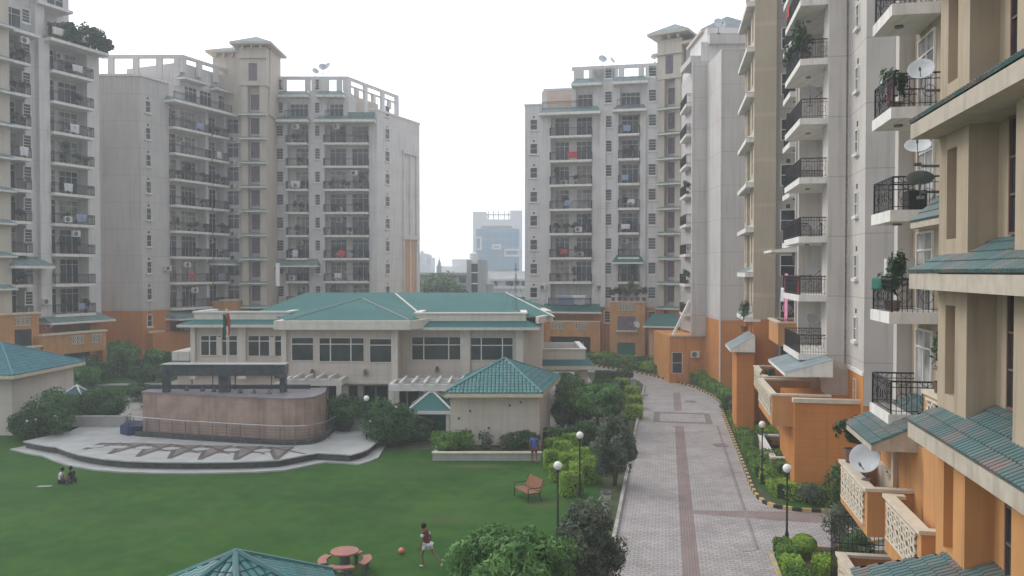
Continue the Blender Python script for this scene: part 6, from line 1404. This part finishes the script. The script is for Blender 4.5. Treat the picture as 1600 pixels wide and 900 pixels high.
TR('small dark shrub inside the fenced patio',1345,29.5,1.7,.6,.7,'leaf_dark',2200,.05,533,low=-1,trunk=.03,stems=2,name='shrub',cat='shrub')
# yellow-green hedge blocks right of the lawn
hb = [(866,50.0,1.3,.9,'leftmost yellow-green hedge block at corner of cream pavilion'),(893,50.4,1.4,1.0,'far yellow-green hedge block behind the second lamp'),(879,47.6,1.2,1.0,'yellow-green hedge block just left of far lamp base'),(908,47.2,1.5,1.1,'yellow-green hedge block right of far lamp, against mango tree'),
      (862,45.8,1.0,.9,'small hedge block at lawn edge behind the bench'),(890,44.6,1.3,1.0,'middle yellow-green hedge block of the staggered group'),(872,43.0,1.0,.9,'hedge block at lawn edge right of bench'),(911,42.8,1.7,1.4,'large flat-topped hedge block left of the grey-green shrub'),
      (893,40.2,1.3,.9,'nearest yellow-green hedge block behind the front lamp'),(921,45.0,1.1,1.2,'hedge block touching the dark road-edge shrub')]
for i,(px,Y,lx,ly,lab) in enumerate(hb): hedge('hedge',lab,PX(px,Y),Y,lx*.84,ly*.8,.8+.16*(i%3),.25-.1*(i%4),M['leaf_lime'],540+i,group='yellow-green hedge blocks',ls=.06,dens=330)
for i,(px,Y,s,lab) in enumerate(((972,77,1.3,'farthest yellow-green cube hedge left of road'),(988,71.5,1.2,'second cube hedge left of road, from the far end'),(991,66,1.2,'third cube hedge left of road, from the far end'),(991,61.5,1.2,'nearest cube hedge left of road by the mango tree'),(954,73,1.4,'yellow-green hedge block behind the mango tree'))):
    hedge('hedge',lab,PX(px,Y),Y,s,s*1.4,.95,-RD,M['leaf_lime' if i != 4 else 'leaf_hedge'],560+i,group='cube hedges left of the road',ls=.08,dens=200)
hedge_path('dark clipped hedge beside the porch at the road bend',[(PX(935,80),80.5),(PX(985,82),82)],1.2,1.15,'leaf_dark',571,.1,130,wob=.04)
hedge_path('dark hedge in front of the two bollards',[(PX(935,73),76),(PX(975,75),76.5)],1.3,.9,'leaf_dark',572,.1,130,wob=.05)
hedge_path('low green hedge between cream pavilion and road hedges',[(PX(850,51.6),52.4),(PX(905,53),53.6)],1.0,.8,'leaf_hedge',573,.07,160,wob=.1)
hedge_path('dark clipped hedge row in left garden, nearer path',[(-44,70.5),(-36,70.8)],1.1,1.0,'leaf_dark',574,.1,120,wob=.05)
hedge_path('dark clipped hedge row in left garden, at foot of the orange wall',[(-47,90),(-33,90.5)],1.2,1.3,'leaf_dark',575,.12,90,wob=.08)
hedge_path('dark strip of planting behind the low wall left of fountain',[(-33.5,56.4),(-26.5,56.2)],.8,.9,'leaf_dark',576,.08,140,wob=.15)
sh = ((905,104,1.6,2.4),(925,101,1.3,1.8),(945,99,1.5,1.6),(962,97,1.2,1.6),(985,96,1.3,1.5),(1003,93,1.5,1.3),(1020,90,1.2,1.4),(1052,88.5,1.2,1.4),(1072,86,1.3,1.3),(1088,83,1.4,1.3),(1104,80.5,1.5,1.4),(1120,77.5,1.0,.9),(945,105,1.8,2.0),(915,110,2.6,2.2),(1030,95,1.5,1.2))
ow = ['leftmost','second','third','fourth','fifth','sixth','seventh','eighth','ninth','tenth','eleventh','rightmost']
for i,(px,Y,h,rx) in enumerate(sh):
    lab = f"{ow[i]} of the shrubs between curved hedge and orange buildings" if i < 12 else ['shrub below the orange bay of right block','tall shrub left of orange bay, right block','shrub beside the arched porch door'][i-12]
    TR(lab,px,Y,h,rx,h*.5,('leaf_hedge','leaf_dark','leaf_lime','leaf_mango')[i%4] if i not in (13,) else 'leaf_dark',2300,.12,580+i,low=-1,trunk=.05,stems=2,name='shrub',cat='shrub',group='shrubs by the curved hedge')
# planter in front of the cream pavilion
t = thing('planter','long low concrete planter bed before cream pavilion','planter',(PX(760,48.5),48.5,0))
xa, xb = PX(677,48.2), PX(846,47.4); mb = MB(); mb.box(xa,xb,47.5,47.75,0,.42); mb.box(xa,xa+.25,47.752,50.3,0,.42); mb.build('planter_wall',M['concrete'],t); mb = MB(); mb.box(xa-.04,xb+.04,47.44,47.8,.422,.5); mb.build('coping',M['coping'],t); MB().box(xa+.252,xb,47.752,50.35,.01,.33).build('soil',M['soil'],t)
for i,(px,Y,h,rx,lm,n,lab) in enumerate(((697,48.8,1.35,1.05,'leaf_hedge',3600,'wide green shrub at left end of the planter'),(724,49.2,1.2,.7,'leaf_hedge',2200,'second shrub in planter from left'),(758,49.2,1.15,.45,'leaf_grey',700,'thin sparse shrub mid planter'),(790,49.0,1.0,.45,'leaf_grey',700,'sparse small shrub right of middle in the planter'),(803,49.4,1.15,.8,'leaf_dark',2400,'dark low shrub in planter behind the man in blue'),(826,49.4,1.2,.7,'leaf_dark',2200,'dark shrub at right end of the planter'))):
    TR(lab,px,Y,h,rx,h*.5,lm,n,.06,600+i,low=-1,trunk=.03,stems=3,name='shrub',cat='shrub',z0=.3,group='shrubs in the planter')

# ------------------------------------------------------------------ lamps, bench, table and other furniture
def lamp_proto():
    t = thing('street_lamp','',"street lamp",(0,0,0)); 
    mb = MB().lathe((0,0,0),[(.001,0),(.13,0),(.13,.06),(.09,.1),(.08,.45),(.055,.52),(.045,.56),(.038,1.6),(.05,1.62),(.05,1.66),(.034,1.68),(.032,2.78),(.07,2.84),(.075,2.9),(.05,2.93),(.001,2.93)],12)
    child(mb.mesh('pole',M['black'],smooth=False,uv=False),'pole',t); child(MB().ball((0,0,3.09),.18,18,12).mesh('globe',M['globe'],smooth=True,uv=False),'globe',t); return t
lp = lamp_proto()
lamps = [(1232,733,'black lamp post with white globe nearest at right, by side road'),(1192.5,664,'black lamp post with white globe rising from hedges of second block'),(872,729,'black lamp post with white globe at lawn edge behind foreground trees'),
    (906.5,681,'black lamp post with white globe among yellow-green hedge blocks'),(572,623,'black lamp post with white globe at right end of stage'),(20,607,'black lamp post with white globe at far left before the left pavilion')]
for i,(px,py,lab) in enumerate(lamps):
    Y = (H-3.09)*FPX/(py-425); o = lp if i == 0 else copy_tree(lp); o.location = (PX(px,Y),Y,0); o['label'] = lab; o['group'] = 'globe lamp posts'
# bench
x,y = G(824,781); t = thing('park_bench','wooden slatted bench with black iron arms on the lawn','bench',(x,y,0),None,math.radians(-62)); w_ = 1.5
mb = MB()
for k in range(6): mb.box(-w_/2,w_/2,-.34+k*.1,-.26+k*.1,.43,.455)
child(mb.mesh('seat',M['wood'],uv=False),'seat',t); mb = MB()
for k in range(6):
    yb = .27+.04*k; zb_ = .5+.085*k; mb.add([(-w_/2,yb,zb_),(w_/2,yb,zb_),(w_/2,yb+.03,zb_+.07),(-w_/2,yb+.03,zb_+.07),(-w_/2,yb+.025,zb_),(w_/2,yb+.025,zb_),(w_/2,yb+.055,zb_+.07),(-w_/2,yb+.055,zb_+.07)],[(0,1,2,3),(7,6,5,4),(0,4,5,1),(2,6,7,3),(0,3,7,4),(1,5,6,2)])
child(mb.mesh('backrest',M['wood'],uv=False),'backrest',t)
for sx in (-1,1):
    mb = MB(); xx = sx*(w_/2-.04); mb.tube([(xx,-.36,0),(xx,-.3,.2),(xx,-.33,.42),(xx,.28,.42),(xx,.5,1.02)],.025,6); mb.tube([(xx,.28,.42),(xx,.3,.2),(xx,.42,0)],.025,6); mb.tube([(xx,-.33,.42),(xx,-.36,.62),(xx,-.28,.68),(xx,.1,.66),(xx,.37,.68)],.022,6); child(mb.mesh('iron_side',M['black'],uv=False),'iron_side',t)
# round stone table with curved benches
x,y = G(539,892); y = 29.9; x = PX(537,29.9); t = thing('picnic_table','round reddish stone table with four curved seats on lawn','table',(x,y,0))
MB().lathe((x,y,.70),[(.001,0),(.50,0),(.52,.02),(.52,.06),(.50,.075),(.001,.075)],28).build('table_top',M['rust'],t,uv=False); MB().lathe((x,y,0),[(.001,0),(.3,0),(.3,.06),(.2,.12),(.2,.6),(.3,.70),(.001,.70)],16).build('pedestal',M['iron_grey'],t,uv=False)
for k in range(4):
    a0 = math.radians(-90+90*k-33+0); ps = [a0+math.radians(66)*i/10 for i in range(11)]; q = [(x+.98*math.cos(a),y+.98*math.sin(a)) for a in ps]+[(x+.66*math.cos(a),y+.66*math.sin(a)) for a in reversed(ps)]
    o = MB(); 
    for i in range(10): o.prism([q[i],q[i+1],q[20-i],q[21-i]],.40,.46)
    so_ = o.build('seat',M['rust'],t,uv=False)
    for i in (2,8): a = ps[i]; cx_, cy_ = x+.82*math.cos(a), y+.82*math.sin(a); MB().cyl((cx_,cy_,0),(cx_,cy_,.398),.07,.09,8).build('support',M['iron_grey'],so_,uv=False)
# ball
x,y = G(626,868); o = MB().ball((x,y,.12),.12,18,12).build('football',mat('orange_ball',(.75,.22,.12),rough=.4,var=.1,vs=12),None,smooth=True,uv=False); tag(o,'orange football lying on lawn left of the boy','ball')
# bin, bollards, steel drum
x,y = G(948,803); o = thing('litter_bin','pale cylindrical litter bin with dark rim under the road-edge shrub','litter bin',(x,y,0)); MB().lathe((x,y,0),[(.001,0),(.21,0),(.21,.85),(.001,.85)],16).build('body',M['concrete'],o); MB().lathe((x,y,.852),[(.15,0),(.22,0),(.22,.12),(.17,.12),(.15,0)],16).build('rim',M['iron_grey'],o)
x,y = G(978,606); tag(MB().lathe((x,y,0),[(.001,0),(.17,0),(.15,.1),(.15,1.25),(.1,1.32),(.001,1.34)],12).build('bollard',M['black'],None),'black bollard at left edge of the road bend','bollard')
x,y = G(990,613); tag(MB().box(x-.22,x+.22,y-.2,y+.2,0,1.15).box(x-.26,x+.26,y-.24,y+.24,1.152,1.25).build('stone_post',M['concrete'],None),'square stone post right of the black bollard','post')
x,y = G(1002,619); o = MB().box(x-.9,x+.6,y-.12,y+.12,.02,.2).build('stone_slab',M['marble'],None); tag(o,'pale stone slab lying at road edge by the stone post','stone slab')
# flag
xf, Yf = PX(354,56.3), 56.3; t = thing('flagpole','white flagpole with limp orange white and green flag behind fountain','flagpole',(xf,Yf,0)); MB().cyl((xf,Yf,0),(xf,Yf,ZY(484,Yf)),.045,.03,8).ball((xf,Yf,ZY(484,Yf)),.07,8,6).build('pole',M['white'],t)
F_ = Fr((xf,Yf-.05),(xf+.3,Yf-.06)); zt = ZY(489,Yf)
for nm, c, s0, s1, dz in (('flag_orange','saffron',-.02,.20,0),('flag_white','whitecloth',-.06,.10,-.9),('flag_green','flaggreen',-.26,-.04,-.1)):
    mb = MB(); vs = []; n_ = 8
    for i in range(7):
        for j in range(n_+1): u_ = i/6; vv = j/n_; q = F_.pt(s0+(s1-s0)*(u_+.2*math.sin(vv*4+i)), .05*math.sin(u_*9+vv*2)); vs.append((q[0],q[1],zt+dz-(1.55 if nm!='flag_white' else .8)*vv*(1-.12*abs(u_-.5))))
    mb.add(vs,[(i*(n_+1)+j,(i+1)*(n_+1)+j,(i+1)*(n_+1)+j+1,i*(n_+1)+j+1) for i in range(6) for j in range(n_)]); o = mb.build('flag_stripe',M[c],t,smooth=True,uv=False); md = o.modifiers.new('s','SOLIDIFY'); md.thickness = .015

# ------------------------------------------------------------------ people
def skinned(name, verts, edges, m, parent, root=0, sub=2):
    import bmesh
    bm = bmesh.new(); sl_ = bm.verts.layers.skin.verify(); vs = []
    for i,(p, r) in enumerate(verts):
        v = bm.verts.new(p); rr = r if isinstance(r, tuple) else (r, r); v[sl_].radius = rr; v[sl_].use_root = (i == root); vs.append(v)
    for a, b in edges: bm.edges.new((vs[a], vs[b]))
    me = bpy.data.meshes.new(name); bm.to_mesh(me); bm.free(); me.materials.append(m); o = bpy.data.objects.new(name, me); C.objects.link(o); o.parent = parent
    k = o.modifiers.new('skin','SKIN'); k.use_smooth_shade = True; q = o.modifiers.new('sub','SUBSURF'); q.levels = sub; q.render_levels = sub; return o
def person(label, loc, rz, J, top, bottom, sc=1.0, sleeve=None, shoe=None, longsleeve=False, group=None, hair_back=True):
    """J: joints in metres for a 1.7 m figure facing +y"""
    t = thing('person', label, 'person', loc, group, rz); t.scale = (sc,)*3
    V = []; E = []; ix = {}
    def a(n, p, r, par=None):
        ix[n] = len(V); V.append((p, r)); 
        if par is not None: E.append((ix[par], ix[n]))
    a('pel', J['pel'], (.14,.10)); a('waist', J['waist'], (.125,.09), 'pel'); a('chest', J['chest'], (.155,.10), 'waist'); a('neckb', J['neckb'], .07, 'chest'); a('neck', J['neck'], .05, 'neckb')
    hd = Vector(J['head']); f = Vector(J.get('face',(0,1,0))).normalized()
    a('jaw', tuple(hd+Vector((0,0,-.07))+f*.02), (.062,.068), 'neck'); a('skull', tuple(hd+Vector((0,0,.02))), (.078,.095), 'jaw'); a('crown', tuple(hd+Vector((0,0,.085))), (.055,.065), 'skull')
    a('nose', tuple(hd+Vector((0,0,-.01))+f*.11), .012, 'skull')
    sd = Vector((f.y, -f.x, 0))
    for s, q in ((-1,'L'),(1,'R')): a('ear'+q, tuple(hd+sd*s*.088+Vector((0,0,-.01))), .016, 'skull')
    for q in 'LR':
        a('sh'+q, J['sh'+q], .058, 'neckb'); a('el'+q, J['el'+q], .04, 'sh'+q); a('wr'+q, J['wr'+q], .027, 'el'+q)
        w, e = Vector(J['wr'+q]), Vector(J['el'+q]); d = (w-e).normalized(); sgn = -1 if q == 'L' else 1; s_ = Vector((0,1,0)); s_ = (s_-d*s_.dot(d)).normalized()
        a('palm'+q, tuple(w+d*.07), (.022,.038), 'wr'+q)
        for k, (off, ln) in enumerate(((-.03,.07),(-.01,.085),(.01,.08),(.03,.062))):
            a(f'f{k}a'+q, tuple(w+d*.10+s_*off), .0095, 'palm'+q); a(f'f{k}b'+q, tuple(w+d*(.10+ln*.55)+s_*off*1.05+Vector((-sgn*.012,0,0))), .0085, f'f{k}a'+q); a(f'f{k}c'+q, tuple(w+d*(.10+ln)+s_*off+Vector((-sgn*.03,0,0))), .0075, f'f{k}b'+q)
        a('tha'+q, tuple(w+d*.05+s_*.045), .011, 'palm'+q); a('thb'+q, tuple(w+d*.10+s_*.065+Vector((-sgn*.02,0,0))), .009, 'tha'+q)
        a('hip'+q, J['hip'+q], .085, 'pel'); a('kn'+q, J['kn'+q], .052, 'hip'+q); cf = tuple(Vector(J['kn'+q]).lerp(Vector(J['an'+q]), .35)); a('cf'+q, cf, .05, 'kn'+q); a('an'+q, J['an'+q], .034, 'cf'+q); a('toe'+q, J['toe'+q], (.034,.025), 'an'+q)
    skinned('body', V, E, M['skin'], t)
    g = lambda n, r: (J[n], r)
    tv = [(J['waist'],(.145,.112)),(J['chest'],(.175,.122)),(J['neckb'],(.085,.085)),(J['pel'],(.155,.12))]; te = [(0,1),(1,2),(0,3)]
    for q in 'LR':
        b = len(tv); fe = Vector(J['sh'+q]).lerp(Vector(J['el'+q]), .95 if longsleeve else .6); tv += [(J['sh'+q],.075),(tuple(fe),.062)]; te += [(2,b),(b,b+1)]
        if longsleeve: tv.append((J['wr'+q],.04)); te.append((b+1,b+2))
    skinned('shirt', tv, te, M[top], t, 0, 2)
    if sleeve:
        for q in 'LR':
            fe = Vector(J['sh'+q]).lerp(Vector(J['el'+q]), .62); skinned('sleeve', [(tuple(Vector(J['sh'+q])*1.0),.084),(tuple(fe),.068)], [(0,1)], M[sleeve], t)
    sv = [(J['pel'],(.165,.13))]; se_ = []
    for q in 'LR':
        b = len(sv); fe = Vector(J['hip'+q]).lerp(Vector(J['kn'+q]), J.get('leg',.7)); sv += [(J['hip'+q],.108),(tuple(fe),.088)]; se_ += [(0,b),(b,b+1)]
    skinned('shorts', sv, se_, M[bottom], t)
    hb_ = MB(); hb_.lathe(tuple(hd+Vector((0,0,.02))-f*.012), [(max(.001,.103*math.cos(x)), .125*math.sin(x)) for x in [math.radians(-28+118*k/8) for k in range(9)]], 16)
    child(hb_.mesh('hair', M['hair'], smooth=True, uv=False), 'hair', t)
    ey = MB(); 
    for s in (-1,1): ey.ball(tuple(hd+f*.083+sd*s*.033+Vector((0,0,.02))), .012, 8, 5)
    child(ey.mesh('eyes', M['hair'], uv=False), 'eyes', t); mo = MB(); mo.cyl(tuple(hd+f*.085-sd*.022+Vector((0,0,-.055))), tuple(hd+f*.085+sd*.022+Vector((0,0,-.055))), .007, None, 6); child(mo.mesh('mouth', M['redcloth'], uv=False), 'mouth', t)
    if shoe:
        for q in 'LR': skinned('shoe', [(tuple(Vector(J['an'+q])+Vector((0,-.02,-.03))),(.045,.04)),(J['toe'+q],(.046,.034))], [(0,1)], M[shoe], t)
    return t
walk = dict(pel=(0,0,.92), waist=(0,.02,1.08), chest=(0,.03,1.27), neckb=(0,.03,1.42), neck=(0,.04,1.48), head=(0,.05,1.6),
    shL=(-.19,.03,1.38), elL=(-.25,-.05,1.11), wrL=(-.27,.05,.87), shR=(.19,.03,1.38), elR=(.25,.0,1.11), wrR=(.27,.12,.88),
    hipL=(-.09,0,.87), knL=(-.10,.16,.49), anL=(-.10,.10,.09), toeL=(-.10,.26,.045), hipR=(.09,0,.87), knR=(.10,-.04,.48), anR=(.11,-.30,.14), toeR=(.11,-.17,.045), leg=.6)
x,y = G(835,726); man = person('man in blue shirt and dark red shorts walking away beside planter','x' and (x,y,0),math.radians(8),walk,'bluecloth','maroon',1.0,None,'darkcloth',longsleeve=False)
boy = dict(walk); boy.update(pel=(0,0,.93), waist=(0,.05,1.08), chest=(0,.10,1.26), neckb=(0,.12,1.40), neck=(0,.14,1.46), head=(-.0,.19,1.58), shL=(-.17,.11,1.36), elL=(-.23,.1,1.09), wrL=(-.24,.2,.84), shR=(.17,.1,1.37), elR=(.24,-.02,1.10), wrR=(.26,.1,.87),
    hipL=(-.09,.02,.88), knL=(-.10,.20,.50), anL=(-.10,.13,.08), toeL=(-.11,.30,.045), hipR=(.09,-.02,.87), knR=(.11,-.24,.50), anR=(.12,-.58,.24), toeR=(.12,-.56,.09), leg=.55)
x,y = G(667,889); person('boy in maroon and white shirt running across lawn towards orange ball',(x,y,0),math.radians(62),boy,'maroon','whitecloth',.95,'whitecloth','whitecloth')
sit = dict(pel=(0,0,.13), waist=(0,-.02,.30), chest=(0,.02,.48), neckb=(0,.06,.62), neck=(0,.08,.68), head=(0,.12,.79), shL=(-.17,.05,.58), elL=(-.24,.10,.33), wrL=(-.17,.32,.28), shR=(.17,.05,.58), elR=(.24,.10,.33), wrR=(.17,.32,.28),
    hipL=(-.09,.04,.13), knL=(-.20,.40,.33), anL=(-.12,.60,.08), toeL=(-.13,.74,.05), hipR=(.09,.04,.13), knR=(.20,.38,.30), anR=(.13,.62,.08), toeR=(.14,.76,.05), leg=.85)
x,y = G(91,757); person('child in white shirt sitting on the lawn, left of the pair',(x,y,0),math.radians(-75),sit,'whitecloth','darkcloth',.92,None,None)
x,y = G(110,756); person('child in dark clothes sitting on the lawn, right of the pair',(x,y,0),math.radians(75),sit,'darkcloth','darkcloth',.95,None,None)
x,y = G(66,762); o = MB().prism([(x-.35,y-.12),(x+.3,y-.05),(x+.36,y+.12),(x-.3,y+.1)],.008,.03).build('paper_scrap',M['concrete'],None); tag(o,'pale scrap lying on the grass left of the seated children','litter')
